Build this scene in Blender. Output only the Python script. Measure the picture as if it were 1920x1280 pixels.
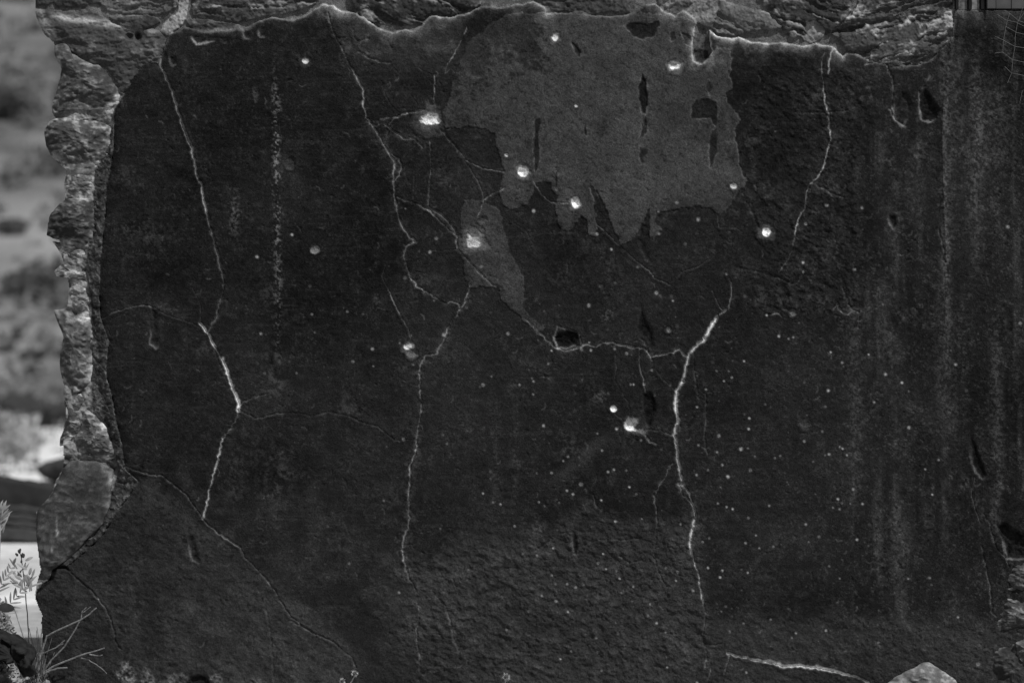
import bpy, math, random
import numpy as np
from mathutils import Vector

for o in list(bpy.data.objects):
    bpy.data.objects.remove(o, do_unlink=True)
S = bpy.context.scene
COL = S.collection

# ------------------------------------------------------------------ camera, sky, sun, exposure
U = 0.002                     # metres per photograph pixel on the wall plane (y = 0)
CAMD = 1920 * U * 85 / 36     # camera distance for an 85 mm lens
CZ = 1.33                     # eye height
cam = bpy.data.cameras.new('camera')
cam.lens = 85; cam.sensor_width = 36; cam.clip_end = 2000
cam.dof.use_dof = True; cam.dof.focus_distance = CAMD; cam.dof.aperture_fstop = 1.8
camo = bpy.data.objects.new('camera', cam); COL.objects.link(camo)
camo.location = (0, -CAMD, CZ); camo.rotation_euler = (math.radians(90), 0, 0)
S.camera = camo

SUN = Vector((0.42, -0.40, 0.81)).normalized()
w = bpy.data.worlds.new('World'); S.world = w; w.use_nodes = True
nt = w.node_tree; bg = nt.nodes['Background']
sky = nt.nodes.new('ShaderNodeTexSky'); sky.sky_type = 'NISHITA'; sky.sun_disc = False
sky.sun_elevation = math.asin(SUN.z); sky.sun_rotation = math.atan2(SUN.x, SUN.y)
bw = nt.nodes.new('ShaderNodeRGBToBW')       # black-and-white photograph: neutral sky light
nt.links.new(sky.outputs[0], bw.inputs[0]); nt.links.new(bw.outputs[0], bg.inputs[0])
bg.inputs[1].default_value = 0.09
sl = bpy.data.lights.new('sun', 'SUN'); sl.energy = 4.0; sl.angle = math.radians(0.5); sl.color = (1, 1, 1)
so = bpy.data.objects.new('sun', sl); COL.objects.link(so)
so.rotation_euler = SUN.to_track_quat('Z', 'Y').to_euler()
S.view_settings.view_transform = 'Standard'; S.view_settings.look = 'None'
S.view_settings.gamma = 1; S.view_settings.use_curve_mapping = False
S.view_settings.exposure = 0.0
S.render.engine = 'CYCLES'

# ------------------------------------------------------------------ helpers
rng = np.random.default_rng(7); random.seed(7)
TAB = rng.random((64, 256, 256)).astype(np.float32)

def vnoise(x, y, seed):
    t = TAB[seed % 64]
    x = x + 1000.0 + seed * 17.3; y = y + 1000.0 + seed * 31.7
    xi = np.floor(x); yi = np.floor(y); fx = (x - xi); fy = (y - yi)
    fx = fx * fx * (3 - 2 * fx); fy = fy * fy * (3 - 2 * fy)
    xi = xi.astype(np.int64); yi = yi.astype(np.int64)
    x0 = xi & 255; x1 = (xi + 1) & 255; y0 = yi & 255; y1 = (yi + 1) & 255
    return ((t[y0, x0] * (1 - fx) + t[y0, x1] * fx) * (1 - fy) + (t[y1, x0] * (1 - fx) + t[y1, x1] * fx) * fy) * 2 - 1

def fbm(x, y, sx, sy=None, octv=4, seed=0, gain=0.5):
    sy = sy or sx
    out = 0; a = 1.0; tot = 0
    for k in range(octv):
        out = out + a * vnoise(x / sx * 2 ** k, y / sy * 2 ** k, seed + k * 3)
        tot += a; a *= gain
    return out / tot

def sstep(a, b, v):
    t = np.clip((v - a) / (b - a), 0, 1)
    return t * t * (3 - 2 * t)

def world(px, py, h=0.0):
    """pixel -> point whose distance in front of the wall plane is h"""
    D = CAMD - h
    return ((px - 960) * U * D / CAMD, -h, CZ + (640 - py) * U * D / CAMD)

def tag(o, label=None, cat=None, group=None, kind=None):
    if label: o['label'] = label
    if cat: o['category'] = cat
    if group: o['group'] = group
    if kind: o['kind'] = kind
    return o

def empty(name, loc=(0, 0, 0)):
    o = bpy.data.objects.new(name, None); COL.objects.link(o); o.location = loc
    return o

def link(name, me, mat, parent=None):
    o = bpy.data.objects.new(name, me); COL.objects.link(o)
    if mat: me.materials.append(mat)
    if parent:
        o.parent = parent; o.matrix_parent_inverse = parent.matrix_world.inverted()
    return o

def npmesh(name, V, F, alb=None, smooth=True):
    """V (n,3), F (m,4) or (m,3)"""
    me = bpy.data.meshes.new(name)
    k = F.shape[1]
    me.vertices.add(len(V)); me.vertices.foreach_set('co', np.ascontiguousarray(V, np.float32).ravel())
    me.loops.add(F.size); me.loops.foreach_set('vertex_index', np.ascontiguousarray(F, np.int32).ravel())
    me.polygons.add(len(F)); me.polygons.foreach_set('loop_start', np.arange(0, F.size, k, dtype=np.int32))
    me.polygons.foreach_set('loop_total', np.full(len(F), k, np.int32))
    if smooth: me.polygons.foreach_set('use_smooth', np.ones(len(F), bool))
    if alb is not None:
        a = me.attributes.new('alb', 'FLOAT', 'POINT'); a.data.foreach_set('value', np.ascontiguousarray(alb, np.float32).ravel())
    me.update(calc_edges=True)
    return me

# ------------------------------------------------------------------ materials
def mat_attr(name, grain=0.25, scale=220, bump=0.25, bdist=0.002, rough=0.92, spec=0.15):
    m = bpy.data.materials.new(name); m.use_nodes = True
    n = m.node_tree.nodes; L = m.node_tree.links; b = n['Principled BSDF']
    at = n.new('ShaderNodeAttribute'); at.attribute_name = 'alb'
    geo = n.new('ShaderNodeNewGeometry')
    nz = n.new('ShaderNodeTexNoise'); nz.inputs['Scale'].default_value = scale; nz.inputs['Detail'].default_value = 5
    L.new(geo.outputs['Position'], nz.inputs['Vector'])
    mr = n.new('ShaderNodeMapRange'); mr.inputs[1].default_value = 0.25; mr.inputs[2].default_value = 0.75
    mr.inputs[3].default_value = 1 - grain; mr.inputs[4].default_value = 1 + grain
    L.new(nz.outputs[0], mr.inputs[0])
    mu = n.new('ShaderNodeMath'); mu.operation = 'MULTIPLY'
    L.new(at.outputs['Fac'], mu.inputs[0]); L.new(mr.outputs[0], mu.inputs[1])
    L.new(mu.outputs[0], b.inputs['Base Color'])
    bp = n.new('ShaderNodeBump'); bp.inputs['Strength'].default_value = bump; bp.inputs['Distance'].default_value = bdist
    L.new(nz.outputs[0], bp.inputs['Height']); L.new(bp.outputs[0], b.inputs['Normal'])
    b.inputs['Roughness'].default_value = rough; b.inputs['Specular IOR Level'].default_value = spec
    return m

def mat_noise(name, a, b_, scale, bump=0.3, bdist=0.01, detail=6, rough=0.95, lo=0.35, hi=0.65, spec=0.1):
    m = bpy.data.materials.new(name); m.use_nodes = True
    n = m.node_tree.nodes; L = m.node_tree.links; b = n['Principled BSDF']
    geo = n.new('ShaderNodeNewGeometry')
    nz = n.new('ShaderNodeTexNoise'); nz.inputs['Scale'].default_value = scale; nz.inputs['Detail'].default_value = detail
    L.new(geo.outputs['Position'], nz.inputs['Vector'])
    mr = n.new('ShaderNodeMapRange'); mr.inputs[1].default_value = lo; mr.inputs[2].default_value = hi
    mr.inputs[3].default_value = a; mr.inputs[4].default_value = b_
    L.new(nz.outputs[0], mr.inputs[0]); L.new(mr.outputs[0], b.inputs['Base Color'])
    bp = n.new('ShaderNodeBump'); bp.inputs['Strength'].default_value = bump; bp.inputs['Distance'].default_value = bdist
    L.new(nz.outputs[0], bp.inputs['Height']); L.new(bp.outputs[0], b.inputs['Normal'])
    b.inputs['Roughness'].default_value = rough; b.inputs['Specular IOR Level'].default_value = spec
    return m

M_PL = mat_attr('weathered_plaster', grain=0.50, scale=210, bump=0.8, bdist=0.0025, spec=0.0)
M_ST = mat_attr('rough_stone', grain=0.28, scale=150, bump=0.35, bdist=0.003, spec=0.1)

# ------------------------------------------------------------------ traced lines of the wall (photograph pixels)
LEFT = [(65,-60),(65,0),(66,30),(75,50),(85,68),(100,80),(103,90),(102,105),(108,118),(117,123),(118,135),(112,155),(110,165),(105,180),(99,195),(97,212),(104,225),(108,245),(105,275),(112,300),(122,318),(124,330),(122,370),(116,385),(108,400),(106,440),(112,455),(116,470),(120,490),(118,505),(126,524),(129,545),(127,572),(118,590),(116,615),(122,635),(119,645),(117,670),(116,700),(120,715),(118,735),(120,750),(123,760),(123,785),(120,800),(122,810),(119,820),(118,835),(120,862),(116,880),(104,900),(98,920),(88,935),(75,950),(68,960),(67,985),(69,1010),(72,1040),(75,1065),(68,1095),(65,1120),(70,1135),(78,1150),(77,1175),(80,1200),(85,1240),(92,1280),(96,1400)]
TOP = [(275,117),(290,118),(297,122),(300,110),(306,100),(308,85),(315,70),(330,60),(345,52),(380,60),(430,58),(445,53),(460,60),(480,43),(510,32),(540,38),(565,32),(595,15),(605,8),(625,10),(640,22),(670,25),(690,40),(715,55),(735,62),(760,55),(775,58),(790,48),(805,30),(840,33),(870,27),(890,18),(910,12),(940,15),(960,10),(1000,3),(1020,12),(1025,25),(1040,25),(1090,22),(1110,30),(1160,32),(1180,28),(1210,10),(1230,8),(1250,25),(1265,30),(1280,20),(1300,32),(1305,45),(1300,75),(1298,100),(1302,115),(1315,120),(1330,110),(1335,95),(1328,70),(1330,55),(1345,68),(1365,72),(1385,70),(1410,80),(1440,80),(1475,82),(1505,87),(1530,82),(1560,88),(1580,105),(1590,98),(1610,102),(1630,112),(1645,118),(1665,115),(1675,112),(1700,125),(1725,120),(1745,113),(1770,85),(1786,70),(1790,20),(2200,22)]
STRIP_R = [(262,130),(250,150),(235,175),(228,185),(215,205),(213,215),(216,240),(215,265),(212,290),(207,320),(200,350),(198,400),(193,450),(190,480),(188,520),(187,560),(190,600),(205,640),(200,680),(200,705),(210,740),(218,790),(228,830),(233,860),(233,875)]
DIAG = [(262,902),(245,925),(215,965),(195,1000),(165,1030),(140,1050),(125,1062)]
LOW = [(110,1061),(97,1068),(95,1085),(75,1100),(66,1120),(70,1135),(78,1150),(77,1175),(80,1200),(85,1240),(92,1280),(96,1400)]
PLASTER = [(2200,1400),(96,1400)] + LOW[::-1][1:] + DIAG[::-1] + STRIP_R[::-1] + TOP

PATCH1 = [(905,60),(880,75),(870,100),(855,140),(845,175),(830,215),(835,240),(860,240),(880,235),(905,240),(928,250),(932,275),(940,300),(945,325),(936,360),(940,385),(960,392),(985,385),(1000,365),(1003,340),(1030,345),(1045,372),(1042,385),(1045,420),(1052,432),(1070,430),(1090,405),(1100,410),(1105,440),(1120,443),(1118,415),(1112,385),(1118,360),(1130,375),(1140,400),(1150,430),(1165,460),(1185,450),(1200,430),(1210,410),(1218,385),(1218,440),(1225,448),(1240,432),(1226,415),(1232,395),(1260,395),(1300,385),(1330,388),(1350,402),(1365,390),(1385,360),(1398,350),(1400,340),(1390,330),(1385,300),(1382,275),(1377,245),(1388,225),(1378,210),(1365,190),(1362,175),(1375,165),(1368,145),(1372,110),(1370,92),(1340,90),(1330,115),(1300,118),(1297,90),(1302,40),(1260,28),(1200,25),(1100,26),(1030,24),(960,25),(925,40)]
PATCH2 = [(870,375),(905,378),(938,395),(945,430),(960,480),(980,520),(982,560),(978,572),(1000,600),(1024,615),(1012,622),(985,602),(960,580),(940,560),(935,540),(900,535),(880,540),(872,520),(867,490),(865,440),(863,400)]
DARKS = [  # flaked spots inside the pale skim coat: (polygon, depth, colour)
 ([(1205,140),(1212,150),(1214,180),(1211,215),(1204,212),(1198,185),(1197,160)], .014, .012),
 ([(1211,215),(1213,235),(1209,250),(1207,225)], .006, .014),
 ([(1296,200),(1305,187),(1325,185),(1343,192),(1346,215),(1342,235),(1337,232),(1332,222),(1315,222),(1297,222)], .006, .015),
 ([(1334,245),(1343,242),(1344,285),(1338,305),(1331,318),(1329,285),(1332,262)], .005, .018),
 ([(1168,48),(1190,40),(1215,45),(1234,40),(1236,48),(1228,68),(1205,74),(1185,65)], .010, .014),
 ([(1278,62),(1290,64),(1300,78),(1296,88),(1284,82)], .012, .014),
 ([(1255,62),(1263,60),(1266,72),(1259,77)], .008, .018),
 ([(1073,80),(1082,84),(1091,98),(1086,106),(1078,98)], .012, .016),
 ([(1003,222),(1012,224),(1010,260),(1011,300),(1004,322),(1001,280)], .004, .016),
 ([(1097,225),(1100,235),(1100,254),(1096,252)], .004, .014),
 ([(1042,320),(1046,322),(1044,358),(1041,356)], .003, .016),
 ([(1106,343),(1114,350),(1122,370),(1116,380),(1108,362)], .004, .016),
 ([(1200,276),(1212,280),(1216,288),(1206,296),(1211,306),(1202,310),(1198,294)], .003, .020),
 ([(1328,150),(1335,165),(1330,180),(1325,165)], .004, .022),
 ([(1204,232),(1210,240),(1206,256),(1200,258)], .002, .02),
]
# dark recesses anywhere on the plaster: polygon, depth, colour, strength of the painted lit lip
PITS = [
 ([(320,108),(330,106),(331,118),(324,121)], .010, .008, .10),
 ([(286,590),(292,600),(298,630),(300,645),(292,652),(282,645),(284,625)], .008, .012, .08),
 ([(279,545),(284,560),(290,580),(296,600),(290,596),(284,575)], .006, .010, .02),
 ([(488,53),(496,53),(497,66),(489,68)], .008, .012, .10),
 ([(361,70),(375,66),(395,68),(430,72),(428,78),(405,72),(385,80),(370,80)], .014, .012, .22),
 ([(456,52),(470,64),(468,72),(460,70)], .010, .010, .10),
 ([(1040,632),(1048,626),(1065,618),(1082,624),(1086,634),(1078,644),(1066,653),(1048,650)], .022, .006, .16),
 ([(1208,740),(1218,735),(1228,745),(1230,770),(1226,785),(1218,800),(1212,790),(1206,775)], .016, .006, .0),
 ([(1202,570),(1210,600),(1222,615),(1226,648),(1220,652),(1212,630),(1200,628),(1198,615)], .014, .008, .0),
 ([(1728,172),(1735,168),(1748,182),(1760,205),(1757,222),(1745,228),(1730,226),(1724,200)], .022, .008, .12),
 ([(1690,172),(1705,180),(1712,195),(1704,215),(1692,235),(1678,222),(1675,205),(1682,190)], .016, .014, .10),
 ([(1668,405),(1680,405),(1683,420),(1676,432),(1669,420)], .012, .008, .10),
 ([(1820,817),(1828,830),(1842,865),(1850,890),(1843,897),(1830,882),(1822,855)], .014, .006, .12),
 ([(1870,985),(1885,982),(1905,995),(1935,1010),(1935,1045),(1890,1046),(1884,1020),(1875,1000)], .030, .008, .10),
 ([(1877,560),(1900,600),(1898,650),(1893,640)], .004, .012, .0),
 ([(1074,997),(1082,995),(1084,1020),(1082,1040),(1076,1038)], .010, .008, .06),
 ([(353,1005),(362,1002),(372,1030),(375,1055),(362,1050)], .008, .012, .06),
 ([(350,1278),(362,1266),(384,1264),(394,1276),(392,1300),(350,1300)], .020, .008, .0),
 ([(1195,445),(1205,450),(1218,480),(1222,492),(1212,485)], .008, .008, .06),
 ([(1202,418),(1215,420),(1216,440),(1198,448)], .006, .010, .0),
 ([(1300,95),(1330,92),(1328,108),(1316,119),(1304,116)], .014, .022, .10),
 ([(1308,48),(1322,50),(1327,75),(1326,92),(1302,94)], .010, .045, .0),
 ([(500,885),(518,872),(520,890),(508,915),(497,930),(492,915)], .006, .012, .0),
 ([(500,660),(528,690),(520,715),(505,700)], .004, .014, .0),
 ([(1760,115),(1768,120),(1771,130),(1764,126)], .006, .008, .0),
 ([(1758,418),(1768,365),(1772,372),(1764,374)], .004, .008, .0),
]
# cracks: polyline, width px, colour, depth m, halo px, wide part
CR = [
 ([(306,100),(300,120),(312,145),(325,175),(333,205),(341,230),(350,255),(358,275)], 4.5, .19, .006, 3),
 ([(341,230),(350,255),(358,275),(364,300),(370,330)], 3.6, .26, .006, 3),
 ([(370,330),(378,348),(382,375),(388,400)], 4.0, .26, .006, 3),
 ([(388,400),(395,430),(403,455),(410,485),(418,515),(420,545),(413,565),(407,590),(397,610),(390,622)], 4.6, .09, .006, 4),
 ([(376,606),(385,620),(394,632),(404,650)], 6.0, .62, .008, 3),
 ([(404,650),(415,668),(420,678)], 3.2, .14, .006, 3),
 ([(418,672),(424,690),(430,708),(436,728),(444,742),(449,757),(447,768)], 6.0, .66, .008, 4),
 ([(447,768),(443,785),(430,805),(418,820)], 3.2, .10, .005, 4),
 ([(418,820),(413,840),(408,865),(400,890),(393,915),(390,935),(384,960),(380,972)], 3.4, .36, .005, 3),
 ([(360,540),(375,570),(376,605),(385,617)], 1.5, .12, .002, 0),
 ([(173,602),(192,598),(210,587),(240,577),(270,572),(290,577)], 1.7, .13, .002, 0),
 ([(290,577),(310,590),(340,600),(365,608),(375,615)], 1.1, .07, .002, 0),
 ([(290,577),(330,565),(355,553)], 1.0, .06, .001, 0),
 ([(200,688),(230,685),(245,677),(262,677)], 1.0, .06, .001, 0),
 ([(447,768),(480,784),(520,775),(560,774),(580,780),(617,772),(660,782),(680,793),(710,800),(740,826),(770,824)], 1.4, .08, .002, 2),
 ([(449,757),(480,742),(500,738)], 2.4, .09, .003, 3),
 ([(402,655),(408,675),(420,700),(425,715)], 1.5, .05, .002, 3),
 ([(615,25),(622,50),(628,70),(638,85)], 3.0, .10, .004, 7),
 ([(638,85),(645,100),(655,120),(663,135),(675,155),(681,170),(682,200),(687,220),(695,230)], 3.0, .24, .004, 5),
 ([(695,230),(705,245),(718,270),(730,290),(740,305),(738,335),(740,365),(745,390)], 3.4, .15, .004, 8),
 ([(745,390),(750,415),(765,440),(778,452)], 4.0, .10, .004, 6),
 ([(778,452),(762,462),(757,480),(762,500),(770,520)], 1.8, .14, .003, 4),
 ([(770,520),(785,540),(805,550),(820,560),(835,568),(850,565),(862,572)], 2.4, .24, .003, 4),
 ([(695,230),(705,235),(718,230),(735,245),(760,262),(770,258),(785,268),(792,276)], 3.0, .13, .005, 7),
 ([(735,290),(748,298),(753,312),(748,328),(740,340)], 2.0, .16, .003, 3),
 ([(705,225),(722,232),(727,250),(722,270)], 2.0, .09, .003, 4),
 ([(715,222),(740,221),(760,213),(795,205)], 2.4, .20, .003, 2),
 ([(740,221),(728,237)], 1.6, .16, .002, 0),
 ([(875,50),(870,65),(855,95),(845,110),(838,125)], 2.0, .22, .003, 0),
 ([(838,125),(835,138),(845,128),(855,140)], 1.3, .12, .002, 0),
 ([(815,140),(814,165),(815,190)], 2.0, .22, .003, 0),
 ([(820,142),(800,137),(785,128)], 1.5, .08, .002, 0),
 ([(672,97),(690,108),(710,116),(732,118)], 2.6, .24, .004, 3),
 ([(662,55),(664,70),(672,78),(690,72)], 1.8, .14, .003, 3),
 ([(635,72),(650,70)], 2.4, .14, .003, 3),
 ([(706,120),(735,125),(755,145),(770,180),(782,196)], 1.0, .05, .001, 0),
 ([(715,160),(730,195),(748,212)], 1.0, .05, .001, 0),
 ([(825,242),(843,262),(858,280)], 4.2, .12, .005, 5),
 ([(858,280),(872,300),(890,310),(905,316),(945,323)], 1.7, .16, .002, 0),
 ([(858,285),(880,315),(895,340),(905,360),(906,375)], 1.6, .09, .002, 0),
 ([(806,265),(808,320),(805,340),(803,388)], 1.7, .12, .002, 3),
 ([(776,330),(775,375)], 1.2, .05, .001, 0),
 ([(906,375),(920,367),(930,360),(946,352)], 2.0, .15, .002, 2),
 ([(906,377),(902,392),(895,410)], 2.2, .26, .003, 0),
 ([(745,370),(770,380),(800,390),(815,402)], 2.6, .13, .004, 4),
 ([(800,390),(820,398),(840,415),(852,430),(857,440)], 6.0, .075, .006, 4),
 ([(800,392),(822,412),(838,428),(852,440)], 1.6, .20, .003, 0),
 ([(857,440),(855,455),(858,468),(870,482),(890,500),(908,520)], 2.4, .20, .004, 4),
 ([(858,468),(830,470),(810,470)], 1.5, .07, .002, 0),
 ([(908,520),(925,535),(940,540)], 1.6, .15, .002, 2),
 ([(860,495),(845,505),(830,525),(818,545)], 1.0, .06, .001, 0),
 ([(722,495),(716,520),(727,540)], 1.2, .08, .002, 0),
 ([(727,540),(740,570),(750,590)], 1.8, .16, .002, 0),
 ([(750,590),(765,615),(770,635)], 1.4, .10, .002, 0),
 ([(882,535),(877,550),(870,570),(862,580)], 3.0, .24, .004, 4),
 ([(862,575),(858,590),(847,600),(840,615),(837,630)], 3.0, .22, .004, 5),
 ([(837,630),(825,650),(820,662),(800,665),(790,680),(786,700)], 3.0, .15, .004, 8),
 ([(786,700),(788,730),(790,755),(790,770),(785,800),(780,825)], 2.6, .26, .004, 6),
 ([(780,825),(782,840),(775,855),(770,870),(768,900),(765,930),(766,950)], 2.4, .28, .004, 7),
 ([(766,950),(768,970),(765,990),(758,1005),(754,1030)], 3.2, .12, .003, 9),
 ([(754,1030),(757,1050),(763,1068)], 2.8, .24, .004, 6),
 ([(763,1068),(768,1085),(775,1095),(782,1110)], 3.0, .06, .004, 9),
 ([(782,1128),(788,1145),(785,1165),(780,1185),(783,1210),(787,1240),(788,1258)], 2.4, .12, .003, 7),
 ([(780,1285),(785,1270),(800,1260),(820,1256)], 2.0, .13, .003, 2),
 ([(820,1120),(835,1135),(845,1165),(850,1195),(862,1225)], 1.8, .07, .003, 5),
 ([(1345,592),(1338,605),(1330,618),(1322,634)], 6.0, .55, .008, 3),
 ([(1362,580),(1350,588),(1343,596)], 2.6, .28, .005, 3),
 ([(1322,634),(1310,645),(1297,658),(1290,668),(1285,690),(1281,715)], 5.6, .34, .008, 4),
 ([(1281,715),(1270,732),(1267,750),(1269,770),(1272,785),(1266,800),(1264,815),(1268,830)], 6.4, .50, .008, 4),
 ([(1268,830),(1270,855),(1274,870),(1276,888),(1280,903)], 5.0, .24, .007, 5),
 ([(1275,905),(1278,925),(1290,935),(1298,945),(1304,960)], 2.6, .16, .005, 6),
 ([(1284,912),(1295,930),(1300,950),(1304,965)], 2.4, .26, .005, 5),
 ([(1304,965),(1300,985),(1296,1000),(1294,1025),(1300,1045),(1306,1065)], 4.2, .36, .006, 5),
 ([(1306,1065),(1311,1080),(1312,1100),(1315,1115),(1319,1135)], 3.2, .38, .005, 4),
 ([(1304,965),(1302,985),(1298,1005)], 2.4, .18, .004, 5),
 ([(1319,1135),(1323,1155),(1320,1180),(1318,1200),(1326,1222),(1322,1250)], 2.4, .11, .003, 7),
 ([(1335,545),(1348,575),(1356,582),(1366,578),(1371,555),(1371,530),(1362,513)], 1.6, .15, .002, 0),
 ([(1165,462),(1180,478),(1200,495),(1220,510),(1226,521),(1258,535)], 1.9, .14, .003, 0),
 ([(1258,530),(1280,510),(1310,500),(1340,480)], 1.3, .08, .002, 0),
 ([(1120,422),(1140,440),(1160,460)], 1.4, .10, .002, 0),
 ([(960,452),(990,448),(1012,438),(1040,432)], 1.0, .06, .001, 0),
 ([(962,418),(985,432),(1000,460)], 1.0, .05, .001, 0),
 ([(1062,450),(1064,510)], 1.0, .06, .001, 0),
 ([(1000,340),(1015,365),(1032,380),(1065,381)], 1.6, .16, .002, 0),
 ([(1346,405),(1347,427),(1380,428),(1392,436)], 1.0, .08, .001, 0),
 ([(1400,380),(1412,400),(1422,425)], 1.8, .05, .002, 3),
 ([(1262,868),(1253,880),(1246,895),(1236,912),(1227,928)], 2.0, .16, .003, 3),
 ([(1226,928),(1230,955),(1232,985),(1229,1020)], 2.4, .20, .003, 3),
 ([(1229,1020),(1228,1042),(1232,1060),(1236,1078),(1250,1100)], 2.2, .09, .003, 5),
 ([(1365,1224),(1380,1228),(1392,1233)], 4.0, .30, .006, 2),
 ([(1392,1232),(1412,1235),(1430,1238),(1445,1241)], 5.0, .55, .008, 3),
 ([(1440,1239),(1470,1247),(1500,1247),(1530,1250),(1560,1256)], 6.6, .58, .008, 3),
 ([(1555,1255),(1590,1263),(1615,1270),(1632,1282)], 4.0, .55, .008, 3),
 ([(1320,1285),(1332,1265),(1333,1252)], 2.2, .20, .004, 2),
 ([(1368,1228),(1362,1245),(1358,1262)], 1.8, .12, .003, 3),
 ([(1322,1205),(1335,1208),(1352,1206)], 2.0, .12, .004, 3),
 ([(1562,90),(1556,110),(1553,138)], 2.4, .26, .003, 0),
 ([(1548,96),(1542,107),(1541,135),(1544,160)], 1.6, .16, .002, 2),
 ([(1544,160),(1546,185),(1550,205),(1555,220),(1556,250),(1558,265),(1551,285),(1547,305),(1540,320)], 2.4, .40, .003, 2),
 ([(1540,320),(1530,335),(1518,345),(1512,365),(1510,390),(1500,403),(1495,420),(1491,440)], 2.0, .34, .003, 2),
 ([(1491,440),(1485,470),(1478,485),(1465,505),(1458,512)], 1.3, .17, .002, 0),
 ([(1492,445),(1520,457)], 1.3, .07, .002, 0),
 ([(232,875),(260,883),(280,890),(303,890)], 2.0, .13, .004, 2),
 ([(303,890),(325,908),(350,928),(360,945),(372,960),(385,978)], 1.6, .12, .004, 2),
 ([(385,978),(410,1000),(430,1013),(450,1025)], 2.8, .22, .005, 2),
 ([(450,1025),(460,1045),(480,1065),(498,1085),(515,1105)], 2.0, .08, .003, 3),
 ([(498,1083),(505,1092)], 3.0, .35, .004, 0),
 ([(515,1105),(525,1125),(545,1155),(570,1175),(590,1188),(620,1200),(640,1215),(660,1232),(668,1250)], 2.4, .06, .003, 2),
 ([(545,1163),(560,1170),(575,1180),(590,1190)], 3.0, .10, .004, 4),
 ([(480,1100),(495,1130),(505,1170),(510,1220),(514,1280)], 1.2, .06, .001, 3),
 ([(544,1180),(548,1230),(555,1270)], 1.0, .055, .001, 0),
 ([(125,1062),(140,1080),(155,1095),(170,1105),(182,1120)], 2.2, .08, .006, 2),
 ([(182,1118),(190,1130),(197,1138)], 2.4, .30, .004, 0),
 ([(197,1138),(207,1160),(215,1185),(215,1200),(225,1215)], 1.8, .10, .004, 2),
 ([(985,598),(1010,622),(1030,641),(1045,653),(1065,657),(1085,650)], 3.2, .17, .004, 5),
 ([(1085,650),(1100,646),(1118,649),(1130,642),(1150,643),(1175,648)], 3.3, .22, .004, 5),
 ([(1175,648),(1195,652),(1208,652),(1216,662),(1222,675)], 4.4, .17, .005, 6),
 ([(1042,632),(1046,612),(1058,616),(1075,621),(1088,626)], 4.0, .07, .004, 2),
 ([(1086,626),(1090,652)], 1.4, .12, .003, 0),
 ([(1190,640),(1200,634),(1210,640),(1216,660)], 3.0, .08, .004, 4),
 ([(1222,668),(1240,664),(1262,660),(1273,655),(1287,667)], 4.2, .18, .005, 6),
 ([(1153,662),(1156,690),(1152,710),(1165,735),(1178,755),(1182,782)], 1.5, .06, .002, 0),
 ([(1199,655),(1200,690),(1205,705),(1210,735)], 2.0, .18, .003, 0),
 ([(1210,700),(1226,690),(1240,708),(1262,730)], 1.2, .06, .001, 0),
 ([(1152,775),(1160,782),(1170,790)], 1.6, .12, .002, 0),
 ([(1210,815),(1218,828),(1230,832)], 2.6, .26, .003, 2),
 ([(1228,840),(1234,870)], 1.2, .06, .001, 0),
 ([(1215,805),(1240,808),(1258,815)], 1.6, .06, .003, 3),
 ([(1323,735),(1323,790),(1320,820),(1326,850)], 1.8, .07, .002, 3),
 ([(1300,660),(1302,700),(1310,745),(1325,755)], 1.6, .05, .002, 3),
 ([(1828,895),(1824,918),(1820,915),(1822,930),(1828,955),(1840,985)], 1.5, .11, .002, 0),
 ([(1845,965),(1855,980),(1862,1010),(1870,1030),(1885,1047),(1892,1062)], 2.2, .09, .003, 3),
 ([(1870,965),(1867,985)], 2.0, .07, .002, 3),
 ([(1872,985),(1880,1010),(1884,1038),(1890,1055)], 2.6, .13, .003, 3),
 ([(1840,1022),(1845,1045),(1850,1075),(1856,1100),(1861,1150),(1868,1155)], 2.6, .13, .003, 2),
 ([(1487,205),(1498,218)], 2.4, .10, .003, 2),
 ([(1500,212),(1545,212),(1590,207)], 1.6, .06, .002, 3),
 ([(1622,122),(1645,116),(1678,112)], 2.6, .15, .004, 2),
 ([(1660,120),(1672,145),(1676,170),(1672,195),(1672,215)], 2.8, .12, .004, 3),
 ([(1668,205),(1680,225),(1698,236)], 3.4, .17, .004, 4),
 ([(1730,165),(1738,155),(1745,140)], 3.0, .11, .004, 4),
 ([(1670,128),(1700,122),(1740,120)], 2.0, .10, .003, 2),
 ([(1724,172),(1724,200),(1727,222),(1745,228)], 2.6, .17, .004, 2),
 ([(1530,345),(1555,360),(1580,370)], 3.0, .07, .003, 4),
 ([(1380,500),(1460,520),(1500,540)], 1.2, .045, .001, 3),
 ([(1440,590),(1455,586),(1466,594)], 2.4, .16, .003, 2),
 ([(1465,565),(1470,578),(1480,585)], 2.2, .10, .003, 3),
 ([(1562,580),(1570,570),(1578,585),(1590,588),(1600,580),(1610,585)], 3.0, .11, .004, 4),
 ([(1580,540),(1590,565),(1597,580)], 2.2, .07, .003, 3),
 ([(1610,585),(1609,615)], 1.8, .10, .002, 3),
 ([(1640,115),(1655,120),(1700,128)], 1.5, .05, .002, 3),
 ([(1760,430),(1770,465),(1776,500),(1776,560)], 2.6, .08, .003, 5),
 ([(1050,1000),(1075,996)], 1.6, .10, .002, 2),
 ([(1095,1022),(1120,1012),(1145,1010),(1165,1012),(1200,1008)], 1.6, .09, .003, 2),
 ([(1000,1035),(1020,1020),(1040,1008)], 1.6, .07, .003, 3),
 ([(1112,928),(1118,945),(1127,958)], 2.4, .10, .003, 3),
 ([(1162,1042),(1180,1055),(1200,1050)], 1.8, .07, .003, 3),
 ([(1225,1045),(1232,1052)], 2.6, .14, .003, 2),
 ([(850,1085),(856,1100)], 2.0, .06, .002, 3),
 ([(200,615),(207,630),(198,640)], 1.6, .06, .002, 0),
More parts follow.
